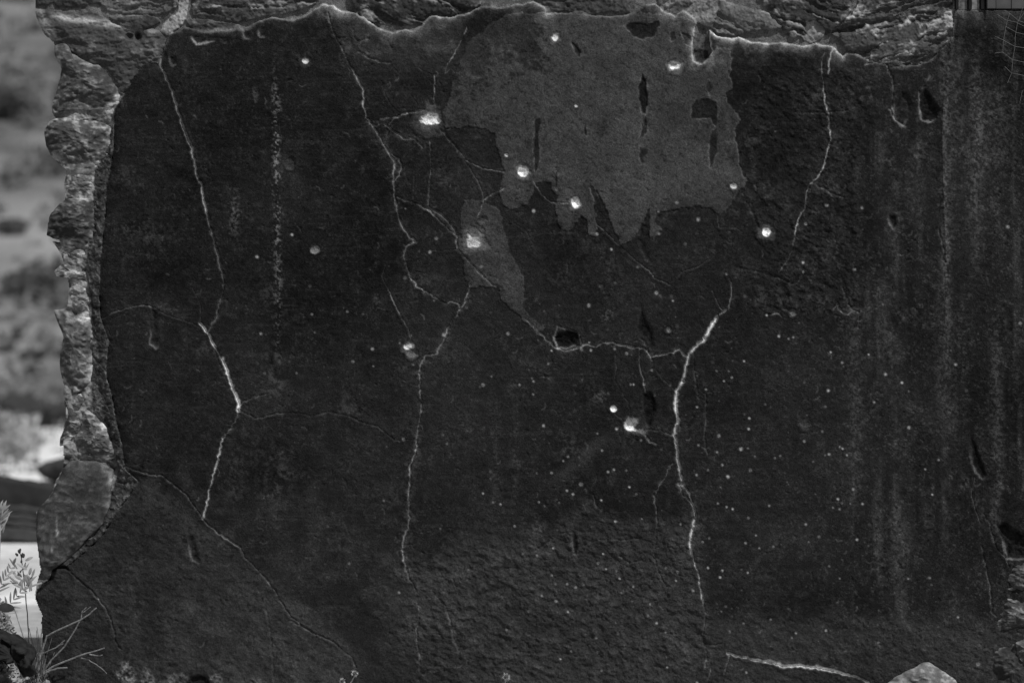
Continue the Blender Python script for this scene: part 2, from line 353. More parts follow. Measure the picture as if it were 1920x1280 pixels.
 ([(432,418),(435,430),(440,415),(448,400)], 2.0, .10, .003, 2),
 ([(630,1285),(668,1250)], 1.0, .05, .001, 0),
]
# bullet holes: centre, rx, ry, colour, crater radius, pale ring colour
HOLES = [
 (808,223,19,12,.62,34,.055),(572,114,6,5.5,.60,12,.03),(1040,71,6,6,.75,12,.09),(1266,124,10,8,.60,17,.10),
 (1261,126,4,4,.85,8,.3),(980,321,10,9,.66,18,.10),(977,323,5,4,.85,8,.5),(1079,378,9,10,.50,15,.10),(1080,381,7,6,.90,9,.5),(890,450,15,14,.42,28,.075),
 (592,467,9,8,.17,10,.03),(1437,435,9,9,.92,18,.05),(1376,349,6,4.5,.55,8,.06),(766,650,11,6,.62,14,.09),
 (774,662,11,8,.10,13,.05),(1186,796,15,13,.50,20,.07),(1181,797,8,8,.70,10,.5),(1203,802,10,11,.10,16,.06),(1150,766,7,6,.75,9,.04),
 (950,291,3.2,3.2,.45,5,.06),(1080,199,2.6,2.6,.45,4,.06),(1487,586,7,6.5,.09,9,.02),(1423,345,.1,.1,.1,.2,.02),
 (545,307,9,12,.035,12,.03),(1254,618,5,6,.10,8,.02),(1098,380,.1,.1,.1,.2,.02),(480,175,7,16,.035,9,.03),
 (1510,795,12,5,.05,14,.03),(1278,908,8,6,.16,10,.05),(1722,288,8,5,.05,9,.03),(905,412,8,7,.06,10,.05)]
TILES = {
 (960,640):[(141,177,10),(272,167),(57,325),(150,275),(162,298),(160,395),(525,285),(522,60,11),(592,65),(770,55),(297,68),(890,322),(912,322),(990,323),(1185,328,10),(722,390),(1388,490),(1400,776,10),(1538,828),(1552,706,11),(1656,143),(1740,148),(1626,222),(1648,270),(1590,296),(1535,220),(1455,360),(1780,575),(1745,545),(1775,655),(1718,806,11),(1770,800),(1822,860),(1788,965,11),(1577,925),(1470,963),(1385,1000),(1565,1093),(1620,1012,12),(1545,1213),(1610,1240),(1655,1255),(237,630,11),(640,690),(677,817),(420,862),(385,895),(297,985),(187,987),(517,1070,12),(720,977),(765,960),(857,965),(880,1090),(932,1143),(458,1145),(413,1117),(202,1203),(243,1232),(628,1245),(672,1263),(670,1190),(352,1208),(968,740),(1122,808),(1228,750,14),(1180,940,12),(785,655,11),(1048,215,10),(862,90,12),(1070,405),(580,10),(1900,470)],
 (1440,640):[(755,98),(557,158,10),(882,245,11),(1005,308,10),(272,305),(452,368,10),(430,488),(22,490),(1372,66),(1408,173,10),(1487,367,11),(1057,645,11),(600,633),(408,674),(272,747,10),(340,900),(458,845),(428,852),(592,852),(52,873),(92,857),(540,790),(560,803),(640,1108),(590,1127),(525,1180),(555,1210),(617,1215,6),(488,1244),(537,1256),(710,1217,10),(1280,887),(1180,957),(1232,1147),(10,1230),(470,80),(795,455),(1055,372)],
 (960,960):[(375,65),(340,131),(975,47),(775,68),(805,148),(683,313),(648,380),(705,425,6),(748,425,6),(782,440,6),(725,512),(807,497,6),(175,377,10),(80,310),(190,323),(310,270),(325,537),(415,537),(478,562),(335,590),(223,625),(183,657),(330,665,11),(125,740),(420,745),(910,557),(820,606),(900,665),(745,697),(1038,688),(1020,775),(1085,830),(780,825),(1243,447,12),(1230,512),(1155,415),(1198,197),(1265,88),(1480,194),(1470,415),(1773,42,10),(1830,172),(1752,230),(1790,245),(1855,268),(1722,428),(1768,452),(1560,487),(1578,437),(1430,222),(1604,705),(1570,742),(1648,780),(1634,893),(1737,832),(795,908,10),(1005,930,10),(1150,900),(522,937,10),(630,938,10),(583,1000),(640,1045),(445,1040),(363,1098),(65,905),(1165,1160),(670,1185),(1758,1200),(1388,1276),(1357,588),(20,103),(297,472)],
 (1440,960):[(283,90),(383,182,10),(307,222),(102,238),(40,257),(762,92,11),(668,203),(460,402),(538,495),(1052,497),(1212,490,11),(1227,543),(953,462),(1590,460,10),(20,803),(210,905),(435,885),(828,975),(1425,785),(965,872),(180,938),(1577,1137,14)],
 (480,320):[(420,1076,10),(685,1055,10),(805,1073,10),(403,865,11),(440,1212),(38,1222,10),(1118,803,12),(1160,793),(1335,975),(1578,1025,11),(1760,1062),(1890,1220,11),(1353,507,12),(1305,610,11),(270,480,10),(8,645,10),(1410,1230,12),(1160,1235,10),(1120,285,5),(1690,718,10),(1768,855),(320,200,5)],
 (480,640):[(873,55,11),(727,150,11),(65,238,10),(305,237),(880,185,6),(1865,52,11),(1767,262,6),(1680,340),(1703,325,12),(1403,698,11),(1433,765),(1765,685),(1053,727,10),(1105,732,10),(1760,975,10),(1760,1028),(1780,1205,10),(1833,1220),(1703,1138),(958,1192),(980,788),(1178,172,10),(1078,12)],
 (480,960):[(540,103,10),(892,38),(1400,497),(700,383,10),(1073,600,10),(1592,432),(1383,122),(1880,880)],
 (960,320):[(163,302,12),(1100,302,11),(1237,238,11),(1397,365,13),(1300,548,12),(1102,470,11),(638,475,10),(945,720,12),(746,590,10),(665,865,13),(690,912,10),(1083,915,14),(1110,935,10),(1197,940,14),(1207,975),(577,1010,12),(775,840,11),(1240,1163,12),(1610,775),(113,1112),(1910,1083),(1745,940,12),(1488,112)],
 (1440,320):[(705,278,11),(283,397,11),(440,258,12),(263,688,11),(265,760),(650,740,10),(865,1000,11),(1703,1040),(1893,1142,11),(1800,422,11),(82,1240,11),(190,1248),(155,1260),(408,130)],
 (480,0):[(1510,1135,11)], (960,0):[(480,610,4)]}
POCKS = [(tx + p[0] / 4, ty + p[1] / 4, (p[2] if len(p) > 2 else 8) / 4) for (tx, ty), L in TILES.items() for p in L]
# exposed masonry above the plaster: polygon, base depth, bulge, colour, strata angle (deg), strata strength
TSTONES = [
 ([(70,-60),(200,-60),(190,8),(160,16),(112,15),(100,5),(70,12)], -.03, .02, .030, 5, .5),
 ([(192,6),(225,-5),(335,-30),(332,15),(300,28),(230,26),(200,22)], -.035, .022, .060, 4, 1.0),
 ([(206,32),(232,27),(270,28),(296,33),(304,42),(286,52),(250,53),(226,48)], -.025, .020, .032, 4, .7),
 ([(338,-40),(350,-20),(353,15),(349,34),(336,50),(312,68),(298,58),(306,46),(322,34),(334,16)], -.050, .014, .20, 80, .3),
 ([(356,-60),(600,-60),(600,2),(580,13),(540,26),(500,31),(470,38),(440,40),(400,34),(362,30)], -.035, .022, .036, 3, 1.2),
 ([(346,36),(370,34),(405,38),(436,43),(456,54),(470,66),(440,62),(400,64),(360,58)], -.012, .010, .034, 4, .6),
 ([(636,-60),(910,-60),(900,10),(880,20),(840,30),(808,24),(790,45),(762,50),(700,42),(662,22)], -.040, .025, .024, -22, 1.3),
 ([(915,-60),(1190,-60),(1180,22),(1110,28),(1040,22),(1015,4)], -.030, .018, .034, 2, .7),
 ([(1190,-60),(1352,-60),(1362,20),(1346,58),(1328,52),(1312,42),(1270,26),(1236,6)], -.045, .025, .115, 30, .5),
 ([(1256,12),(1290,-4),(1300,8),(1272,28),(1258,26)], -.03, .004, .030, 0, .3),
 ([(1350,2),(1400,14),(1440,24),(1466,50),(1430,58),(1404,58),(1380,68),(1346,64),(1334,52)], -.035, .030, .070, -25, 1.1),
 ([(1396,-60),(1600,-60),(1596,20),(1560,60),(1520,76),(1476,66),(1466,48),(1440,20)], -.035, .026, .026, -18, 1.5),
 ([(1512,42),(1530,40),(1546,58),(1541,72),(1520,82),(1508,72)], -.01, .020, .14, 0, .2),
 ([(1562,62),(1600,22),(1640,-60),(1786,-60),(1786,70),(1745,112),(1700,124),(1640,115),(1590,95)], -.03, .024, .046, 17, 2.0),
]
# bright crevices between the wall-end stones, their glow painted over the mortar: centre, half sizes, colour
CREVICE_GLOW = [(222,184,7,9,.50),(190,203,24,4,.16),(150,319,30,6,.34),(120,310,9,7,.25),(150,371,26,5,.24),(172,345,8,14,.16),(140,455,30,5,.26),(122,470,9,9,.22),(150,485,5,16,.16),(138,512,30,6,.34),(150,527,18,9,.36),(160,590,14,7,.34),(171,583,5,12,.36),(196,800,8,9,.46),(204,858,14,5,.34),(130,822,8,11,.34),(168,735,7,10,.22),(150,600,20,5,.2),(205,205,8,5,.2),(200,236,16,4,.22),(140,222,30,4,.16),(208,905,5,18,.18),(206,955,4,7,.22),(106,985,2,12,.25),(108,1000,2.5,5,.4),(97,1030,2,5,.3)]
def crevice_glow(x, y, nz):
    out = 0
    for cx, cy, rx, ry, c in CREVICE_GLOW:
        out = out + c * np.exp(-(((x - cx) / rx) ** 2 + ((y - cy) / ry) ** 2)) * np.clip(.75 + 1.1 * nz, 0, 1.5)
    return out
# ------------------------------------------------------------------ the wall face as one relief, split into its pieces
STEP = 1.5
xs = np.concatenate([np.arange(56, 1926, STEP), np.arange(1930, 2190, 10)])
ys = np.concatenate([np.arange(-56, -6, 8), np.arange(-4, 1290, STEP), np.arange(1292, 1380, 8)])
XX, YY = np.meshgrid(xs, ys)
NX, NY = len(xs), len(ys)

def win(x0, x1, y0, y1):
    i0, i1 = np.searchsorted(xs, x0), np.searchsorted(xs, x1)
    j0, j1 = np.searchsorted(ys, y0), np.searchsorted(ys, y1)
    return slice(j0, j1), slice(i0, i1)

def seg_local(P, R, closed=False):
    px = [p[0] for p in P]; py = [p[1] for p in P]
    s = win(min(px) - R, max(px) + R, min(py) - R, max(py) + R)
    X = XX[s]; Y = YY[s]; d = np.full(X.shape, R, np.float32)
    if X.size == 0: return s, d
    lx, ly = xs[s[1]], ys[s[0]]; n = len(P)
    for k in range(n if closed else n - 1):
        (ax, ay), (bx, by) = P[k], P[(k + 1) % n]
        i0, i1 = np.searchsorted(lx, (min(ax, bx) - R, max(ax, bx) + R)); j0, j1 = np.searchsorted(ly, (min(ay, by) - R, max(ay, by) + R))
        if i1 <= i0 or j1 <= j0: continue
        w_ = (slice(j0, j1), slice(i0, i1))
        x = X[w_] - ax; y = Y[w_] - ay; dx, dy = bx - ax, by - ay
        t = np.clip((x * dx + y * dy) / (dx * dx + dy * dy + 1e-9), 0, 1)
        d[w_] = np.minimum(d[w_], np.hypot(x - t * dx, y - t * dy))
    return s, d

def inside(P, x, y):
    r = np.zeros(x.shape, bool); n = len(P)
    for k in range(n):
        (ax, ay), (bx, by) = P[k], P[(k + 1) % n]
        if ay == by: continue
        r ^= ((ay > y) != (by > y)) & (x < (bx - ax) * (y - ay) / (by - ay) + ax)
    return r

def sdf_local(P, R):
    s, d = seg_local(P, R, True)
    return s, np.where(inside(P, XX[s], YY[s]), d, -d)

def seg_dist(P, R, closed=False):
    out = np.full((NY, NX), R, np.float32); s, d = seg_local(P, R, closed); out[s] = d; return out

def sdf(P, R=40):
    """signed px distance, + inside"""
    out = np.full((NY, NX), -R, np.float32); s, d = sdf_local(P, R); out[s] = d; return out

def jag(P, amp=1.2, step=5, seed=0):
    r = random.Random(seed); out = []
    for (a, b) in zip(P[:-1], P[1:]):
        L = math.hypot(b[0] - a[0], b[1] - a[1]); n = max(1, int(L / step))
        for k in range(n):
            t = k / n; j = 0 if k == 0 and not out else r.uniform(-amp, amp)
            nx, ny = -(b[1] - a[1]) / (L + 1e-9), (b[0] - a[0]) / (L + 1e-9)
            out.append((a[0] + t * (b[0] - a[0]) + nx * j, a[1] + t * (b[1] - a[1]) + ny * j))
    out.append(P[-1]); return out

n3 = fbm(XX, YY, 3.6, octv=2, seed=1)
n8 = fbm(XX, YY, 9, octv=3, seed=5)
n30 = fbm(XX, YY, 34, octv=4, seed=9)
n120 = fbm(XX, YY, 130, octv=4, seed=13)
grit = sstep(.30, .85, vnoise(XX / 2.6, YY / 2.6, 22) * .75 + n8 * .5)
lump = sstep(.25, .7, fbm(XX, YY, 14, octv=3, seed=25) + .25 * n120)
speck = sstep(.42, .75, vnoise(XX / 4.2, YY / 4.2, 20) * .6 + vnoise(XX / 8.0, YY / 8.0, 21) * .25 + n30 * .35)
stre = fbm(XX, YY, 16, 300, octv=4, seed=24)
stre2 = fbm(XX, YY, 7, 160, octv=3, seed=30)
warp = fbm(XX, YY, 11, octv=3, seed=33) * 3.4

# zone weights
right = sstep(1380, 1640, XX + n120 * 60)
bott = sstep(985, 1040, YY + n30 * 26 + n120 * 30 - 40 * np.clip((900 - XX) / 200, -1, 1)) * sstep(690, 800, XX + n30 * 30) * (1 - sstep(1300, 1340, XX + n30 * 20))
bottR = sstep(1130, 1185, YY + n30 * 22) * sstep(1310, 1340, XX)
roughR = sstep(1385, 1430, XX + n30 * 25) * (1 - sstep(1590, 1640, XX + n30 * 25)) * sstep(90, 160, YY) * (1 - sstep(575, 600, YY + n8 * 8))
upmid = sstep(620, 650, XX - (YY - 60) * .25) * (1 - sstep(840, 880, XX)) * (1 - sstep(90, 150, YY + n30 * 18))
lowL = sstep(0, 30, YY - (860 + (XX - 230) * .75) + n30 * 10) * (1 - sstep(640, 700, XX))

h = n120 * .0080 + n30 * .0024 + n8 * .00035
damp = fbm(XX, YY, 210, 260, octv=5, seed=36)
alb = .0140 + .0030 * n30 + .0034 * n120 + .0080 * damp + .0026 * n8 + .0030 * n3
pit = sstep(.52, .80, fbm(XX, YY, 7.5, octv=2, seed=37) + .25 * n30)        # small pits and crumbs
h -= pit * .0022; alb += pit * .010 * sstep(-.2, .5, n3)
alb += speck * .018 * (.5 + .6 * right) + grit * .016 * (.4 + .7 * right + .4 * lump) + lump * .005
alb += sstep(.2, .6, fbm(XX + YY * .1, YY, 46, 3.2, octv=3, seed=27)) * .005 * (1 - .6 * right) + sstep(.55, .9, vnoise(XX / 3.1, YY / 3.1, 28)) * .016 * sstep(-.5, .4, n30)
h += lump * .0006 + grit * .0004
alb += lowL * .011 + bott * .014 + bottR * .013 + upmid * .016
alb += sstep(-.1, .6, n30) * sstep(860, 930, YY + n120 * 40) * (1 - sstep(700, 760, XX)) * .007
# directional roughness of the lower and the right-hand plaster
rid = .55 * fbm(XX * .9 + YY * .42, -XX * .42 + YY * .9, 17, 10, octv=4, seed=40, gain=.65) + .6 * fbm(XX, YY, 12, octv=4, seed=44, gain=.65) + .3 * n30
h += rid * (.0075 * bott + .0040 * bottR + .0060 * roughR + .0030 * lowL + .0018)
h += n3 * (.00022 + .0004 * bott + .0005 * bottR + .0003 * right + .0003 * roughR + .0006 * upmid)
alb += sstep(.10, .5, rid) * .014 * (bott + roughR * .7 + bottR * .4)
# vertical wash-down streaks on the right-hand side
sm = sstep(1480, 1700, XX) * (1 - .75 * sstep(1150, 1190, YY))
blot = sstep(-.25, .45, fbm(XX, YY, 30, 70, octv=4, seed=47))
alb += sm * (sstep(-.10, .50, stre) * .032 * blot * (.42 + .58 * sstep(-.25, .45, n3 + n8 * .5)) + sstep(.1, .5, stre2) * .004 * blot + grit * .012 * blot)
alb *= 1 - .18 * sm * sstep(.1, .5, -stre)
for cx, y0, y1, wd, st in [(1600,560,960,13,.020),(1775,80,560,11,.028),(1775,560,830,26,.016),(1832,90,520,10,.022),(1868,620,1000,10,.024),(1830,150,420,34,.010),(1870,150,330,26,.014),(1715,260,420,30,.010),(1700,740,860,22,.010),(925,740,1010,8,.010),(963,720,960,7,.010),(1688,960,1100,18,.014),(1612,1150,1210,14,.014),(1795,100,300,8,.016)]:
    g = np.exp(-((XX - cx - 5 * vnoise(YY / 60, YY * 0, 50) - 3 * n30) / wd) ** 2) * sstep(y0 - 30, y0 + 40, YY) * (1 - sstep(y1 - 50, y1 + 30, YY))
    alb += g * st * (.25 + 1.2 * sstep(-.3, .5, n3 + .4 * n8))
# speckled vertical drip on the left
g = np.exp(-((XX - 518 - (YY - 300) * .012 - 3 * n30) / (6.5 + 2.5 * n30)) ** 2) * sstep(85, 190, YY) * (1 - sstep(600, 700, YY))
k3 = sstep(.0, .55, n3 + n8 * .35)
alb += g * k3 * .15 * (.45 + .55 * np.exp(-((YY - 330) / 170) ** 2)); h += g * n3 * .0012
g = np.exp(-(((XX - 530) / 14) ** 2 + ((YY - 305) / 26) ** 2)); alb += g * .02 * (.5 + n8)
g = np.exp(-(((XX - 440) / 9) ** 2 + ((YY - 400) / 40) ** 2)); alb += g * .07 * k3
g = np.exp(-(((XX - 512) / 24) ** 2 + ((YY - 715) / 40) ** 2)); alb += g * .02 * sstep(-.1, .5, n8)
g = np.exp(-(((XX - 243) / 30) ** 2 + ((YY - 430) / 20) ** 2)); alb += g * .02 * k3
g = np.exp(-(((XX - 708) / 6) ** 2 + ((YY - 565) / 14) ** 2)); alb += g * .06 * k3
g = np.exp(-(((XX - 1138) / 14) ** 2 + ((YY - 590) / 16) ** 2)); alb += g * .04 * k3
g = np.exp(-(((XX - 1125) / 10) ** 2 + ((YY - 745) / 10) ** 2)); alb += g * .06 * k3
g = np.exp(-(((XX - 1090) / 50) ** 2 + ((YY - 860 + (XX - 1090) * .8) / 14) ** 2)); alb += g * .014
# scuffs, crumbs and rubbed spots
rs_ = np.random.default_rng(21)
spots = [(515,690,20,28,.02),(520,890,26,46,.016),(470,835,36,36,.010),(510,920,14,30,.02),(300,440,40,16,.010),(640,1010,40,30,.010),(860,1080,60,30,.012),(1000,1060,70,26,.012),(1130,1130,80,40,.010),(900,1180,60,50,.010),(1450,560,50,20,.014),(1560,470,40,30,.012),(1620,160,40,40,.012),(1640,180,26,30,.014),(830,340,16,16,.02),(660,100,22,26,.03),(700,70,24,24,.03),(1440,1060,60,50,.010),(1660,1050,30,60,.014),(480,1120,40,40,.010),(350,1140,50,30,.010),(1240,1190,40,24,.012)]
for k in range(110):
    spots.append((rs_.uniform(210, 1900), rs_.uniform(110, 1270), rs_.uniform(5, 30), rs_.uniform(4, 26), rs_.uniform(.006, .022)))
for cx, cy, rx, ry, st in spots:
    s = win(cx - 2.4 * rx, cx + 2.4 * rx, cy - 2.4 * ry, cy + 2.4 * ry)
    g = np.exp(-(((XX[s] - cx) / rx) ** 2 + ((YY[s] - cy) / ry) ** 2)) * sstep(-.25, .55, n8[s] + .7 * n3[s] + .3 * n30[s])
    alb[s] += g * st; h[s] += g * .0012 * n8[s]
for k in range(260):        # short scratches and small chips
    cx, cy = rs_.uniform(210, 1900), rs_.uniform(120, 1270); L = rs_.uniform(3, 14); an = rs_.uniform(0, math.pi)
    s, d = seg_local([(cx, cy), (cx + L * .6 * math.cos(an), cy + L * .6 * math.sin(an)), (cx + L * math.cos(an + .4), cy + L * math.sin(an + .4))], 6)
    if d.size: p = np.exp(-(d / rs_.uniform(.7, 1.5)) ** 2); alb[s] += p * rs_.uniform(.01, .05); h[s] -= p * .0012
dk = sstep(.35, .75, fbm(XX, YY, 10, octv=2, seed=58) + .3 * n30); alb *= 1 - .40 * dk * (.4 + .6 * lowL)
LAB = np.zeros((NY, NX), np.int32)      # 0 = main plaster
NAMES = {0: 'plaster_coat'}
EXTRA = {}
nid = [0]
def newlab(name, parent=0, label=None):
    nid[0] += 1; NAMES[nid[0]] = name; EXTRA[nid[0]] = (parent, label); return nid[0]

L_PANEL = newlab('plaster_slab', None, 'lower triangular slab of plaster below a diagonal crack')
L_WEDGE = newlab('plaster_slab', None, 'tall wedge of dark plaster between wall end and long crack')
L_PIER = newlab('plaster_slab', None, 'streaked plaster of the projecting pier')
C10 = [(232,875),(260,883),(280,890),(303,890),(325,908),(350,928),(360,945),(372,960),(385,978),(410,1000),(430,1013),(450,1025),(460,1045),(480,1065),(498,1085),(515,1105),(525,1125),(545,1155),(570,1175),(590,1188),(620,1200),(640,1215),(660,1232),(668,1250)]
panel = inside(C10 + [(690,1400),(90,1400),(60,1100),(125,1062),(262,902)], XX, YY)
LAB[panel] = L_PANEL
h = np.where(panel, h + .0015, h)
C1 = [(306,100),(300,120),(312,145),(325,175),(333,205),(341,230),(350,255),(358,275),(364,300),(370,330),(378,348),(382,375),(388,400),(395,430),(403,455),(410,485),(418,515),(420,545),(413,565),(407,590),(397,610),(390,622),(404,650),(420,678),(430,708),(444,742),(449,757),(443,785),(418,820),(408,865),(393,915),(384,960),(380,972)]
wedge = inside(C1 + C10[:8][::-1] + [(150,700),(150,300)], XX, YY)
LAB[wedge] = L_WEDGE
GRV = [(1790,20),(1785,70),(1780,120),(1775,160),(1770,210),(1768,260),(1770,320),(1772,400),(1775,460),(1776,500),(1775,560),(1772,700),(1770,840),(1775,1000),(1770,1190),(1800,1400)]
pier = inside(GRV + [(2200,1400),(2200,18)], XX, YY)
LAB[pier] = L_PIER
gd = seg_dist(GRV[:12], 20)
gw = np.exp(-(gd / 4.0) ** 2) * (1 - sstep(430, 700, YY))
h -= np.where(pier, .006, 0) * (1 - sstep(300, 700, YY)) - gw * .006
alb += gw * .020 * sstep(-.4, .4, n3)
topw = np.where(pier, 1, 0) * (1 - sstep(20, 60, YY)); alb += topw * .02

# pale skim coat
for PP, nm in ((PATCH1, 'large ragged grey skim coat with drip-shaped lower edge'), (PATCH2, 'narrow grey skim coat strip below the large patch')):
    d = sdf(PP) + warp * 1.1 + n8 * 2.0 + n3 * 1.2
    m = sstep(-1.4, 1.4, d) * (.80 + .20 * sstep(-2, 26, d + n30 * 16 + n8 * 8))
    tone = .046 + .011 * n3 + .008 * n8 + .015 * n30 + .010 * n120 + .012 * grit - .010 * sstep(.35, .8, -n3 - .6 * n8)
    if PP is PATCH1:
        thin = np.maximum(sstep(70, 190, YY + n30 * 50 + (XX - 900) * .25), sstep(960, 1080, XX + n30 * 50))
        hole = .48 + .52 * sstep(-.45, .65, n8 * .7 + n3 * .4 + n30 * .6 + 1.9 * thin - .75)
        m = m * hole
        tone = tone * (1 - .25 * np.exp(-(((XX - 1300) / 60) ** 2 + ((YY - 170) / 60) ** 2)))
        tone = tone * (1 - .35 * sstep(330, 420, YY + n30 * 30) * sstep(1230, 1280, XX))
    else:
        tone = tone * .88
    alb = alb * (1 - m) + tone * m
    h += m * .0035 + m * n3 * .0005
    rim = np.exp(-((d - .5) / 1.3) ** 2) * m * sstep(-.2, .4, n30 + .35 * (XX > 1330)); alb += rim * .05 * np.where((XX > 1340) | (YY < 60), 1, .25)  # light on the right and top edges of the coat, painted as brighter rim
    LAB[m > .5] = newlab('skim_coat_patch', None, nm)
for P, dp, c in DARKS:
    s, d = sdf_local(P, 12); d = d + warp[s] * .9 + n3[s] * 1.2; m = sstep(-1.5, 1.8, d)
    alb[s] = alb[s] * (1 - m) + c * (1 + .4 * n3[s] + .4 * n8[s]) * m; h[s] -= m * dp * .45
    alb[s] += np.exp(-((d + 1) / 1.4) ** 2) * (1 - m) * .05 * sstep(-.3, .4, n8[s])

# plaster outline, masonry around it
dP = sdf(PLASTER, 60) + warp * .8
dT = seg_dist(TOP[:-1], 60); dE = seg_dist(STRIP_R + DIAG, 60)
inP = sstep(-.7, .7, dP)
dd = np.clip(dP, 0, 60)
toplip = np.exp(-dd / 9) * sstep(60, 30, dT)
rim_glow = 0  # broken top edge: lit rim and soft glow painted into the albedo
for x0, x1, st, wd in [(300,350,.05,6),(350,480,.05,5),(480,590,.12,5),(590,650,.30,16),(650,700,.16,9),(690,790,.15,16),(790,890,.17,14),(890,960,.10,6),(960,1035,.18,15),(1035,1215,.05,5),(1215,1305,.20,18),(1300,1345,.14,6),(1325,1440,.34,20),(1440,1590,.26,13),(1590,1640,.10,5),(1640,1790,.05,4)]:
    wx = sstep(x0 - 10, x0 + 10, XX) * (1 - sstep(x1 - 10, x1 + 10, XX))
    rim_glow = rim_glow + wx * st * (.55 * np.exp(-(dd / (wd * (.60 + .45 * n30 + .25 * n8))) ** 1.2) + 1.15 * np.exp(-(dd / (2.6 + 1.6 * n8)) ** 2))
rim_glow = rim_glow * (dT < 58) * (YY < 135)
alb += inP * rim_glow * (.75 + .35 * n8 + .2 * n3)
h -= inP * (.016 * np.exp(-dd / 8) * (dT < 58) * (YY < 130))
h -= inP * .009 * np.exp(-dd / 9) * (dE < 58)
crust = 0
for cx, cy, rx, ry, c_ in [(238,1264,20,26,.16),(275,1268,14,20,.09),(335,1275,28,16,.06),(300,1282,30,10,.05),(405,1274,16,10,.09),(478,1278,14,8,.05)]:
    g = sstep(1.15, .55, np.hypot((XX - cx) / rx, (YY - cy) / ry) + warp * .14 + n8 * .2); crust = np.maximum(crust, g)
    alb += g * c_ * np.clip(.35 + .9 * n8 + .8 * n3 + .4 * grit, 0, 1.6)
h += crust * (.004 + .004 * n8 + .002 * n3)
bump_up = upmid * fbm(XX, YY, 22, octv=4, seed=55); h += bump_up * .007; alb += sstep(.15, .5, bump_up) * .02
pl_h, pl_a = h.copy(), alb.copy()

# masonry relief (above the plaster)
sh = -.026 + .006 * n30 + .003 * n8; sa = .10 + .06 * n30 + .03 * n8
for P, hb, bl, c, ang, st in TSTONES:
    s, d = sdf_local(P, 20); d = d + warp[s] * 1.3; m = sstep(-1.2, 1.2, d)
    X, Y, a30, a8, a3 = XX[s], YY[s], n30[s], n8[s], n3[s]
    ca, sn = math.cos(math.radians(ang)), math.sin(math.radians(ang))
    u = X * ca - Y * sn; v = X * sn + Y * ca
    s1 = fbm(u + 18 * a30, v + 9 * a30 + 4 * a8, 95, 17, octv=5, seed=60 + int(c * 1000) % 9, gain=.56)
    crest = 1 - np.abs(s1) * 2.4
    s2 = .7 * fbm(u, v + 6 * a30, 40, 8, octv=2, seed=70) + .3 * a8
    hh = -.022 + .4 * bl * (1 - np.exp(-np.clip(d, 0, 60) / 16)) + st * (.016 * s1 + .005 * crest) + .0030 * s2 + .0040 * a8 + .0018 * a3
    aa = c * (1.25 + .35 * a30 + .45 * a3 + .7 * grit[s]) + st * .12 * sstep(.50, 1.0, crest + .3 * a8) * sstep(-.2, .5, a30 + s2 + .5 * a8) + .05 * sstep(.35, .7, s2) + .08 * np.exp(-np.clip(d, 0, 60) / 5) * sstep(-.2, .4, a30)  # ridge crests brightened in the colour like lit upper faces
    sh[s] = sh[s] * (1 - m) + hh * m; sa[s] = sa[s] * (1 - m) + np.clip(aa, .012, 1) * m
    q = LAB[s]; q[(m > .5) & (dP[s] <= 0)] = newlab('stone', None); LAB[s] = q
# upper-left mortar block: rough grey
UL = [(62,16),(180,27),(210,42),(250,58),(262,78),(268,60),(285,52),(312,68),(306,100),(297,121),(275,116),(250,150),(230,180),(222,170),(215,150),(200,130),(185,122),(165,118),(150,108),(135,100),(120,80),(95,78),(66,60)]
d = sdf(UL, 40) + warp; m = sstep(-1, 1, d)
ulr = fbm(XX, YY, 28, 12, octv=4, seed=80)
ula = .050 + .018 * n30 + .012 * n3 + .07 * sstep(.15, .5, ulr + .4 * n8) * sstep(30, 80, YY) + .30 * np.exp(-((YY - 27 - (XX - 75) * .14) / 6.0) ** 2) * sstep(85, 120, XX) * (1 - sstep(240, 260, XX)) + .12 * np.exp(-(((XX - 284) / 13) ** 2 + ((YY - 60) / 8) ** 2))
ula = ula + .12 * np.exp(-(((XX - 90 - (YY - 55) * .45) / 8) ** 2)) * (1 - sstep(70, 85, YY))
sh = sh * (1 - m) + (-.022 + .012 * (1 - np.exp(-np.clip(d, 0, 50) / 12)) + ulr * .012 + .004 * n8 + .0015 * n3) * m
sa = sa * (1 - m) + ula * m
for cx, cy, rx, ry in [(259,68,6,9),(242,69,7,6)]:
    g = np.exp(-(((XX - cx) / rx) ** 2 + ((YY - cy) / ry) ** 2) ** 2); sh -= g * .02; sa = sa * (1 - g) + .018 * g if cx == 259 else sa * (1 - g * .4)
LAB[(m > .5) & (dP <= 0)] = newlab('mortar_bed', None, 'rough grey mortar block at the upper wall end')
# left wall end: mortar bed behind the edge stones, gritty broken plaster edge
lw = (XX < 300) & (dP <= 0) & (YY > 190)
mo = .13 + .12 * n30 + .09 * n8 + .03 * n3
s_ = win(56, 300, 150, 1100); mo[s_] += crevice_glow(XX[s_], YY[s_], n8[s_])
sh = np.where(lw, -.027 + .014 * n30 + .007 * n8 + .002 * n3, sh); sa = np.where(lw, np.clip(mo, .03, .5), sa)
L_MB = newlab('mortar_bed', None, 'pale crumbling mortar between the stones of the wall end')
LAB[lw] = L_MB
STRIPP = [(228,185),(213,215),(214,265),(207,320),(200,350),(198,400),(193,450),(190,480),(188,520),(187,560),(190,600),(205,640),(200,680),(200,705),(210,740),(218,790),(228,830),(233,860),(236,880),(262,902),(245,925),(215,965),(195,1000),(165,1030),(140,1050),(125,1062),(112,1062),(150,1020),(175,1005),(195,972),(207,945),(210,925),(222,880),(212,830),(196,790),(172,760),(172,700),(173,640),(172,600),(172,560),(160,510),(167,460),(176,400),(178,320),(190,300),(205,255)]
d = sdf(STRIPP, 30) + warp * .6; m = sstep(-1, 1, d) * (dP <= .5)
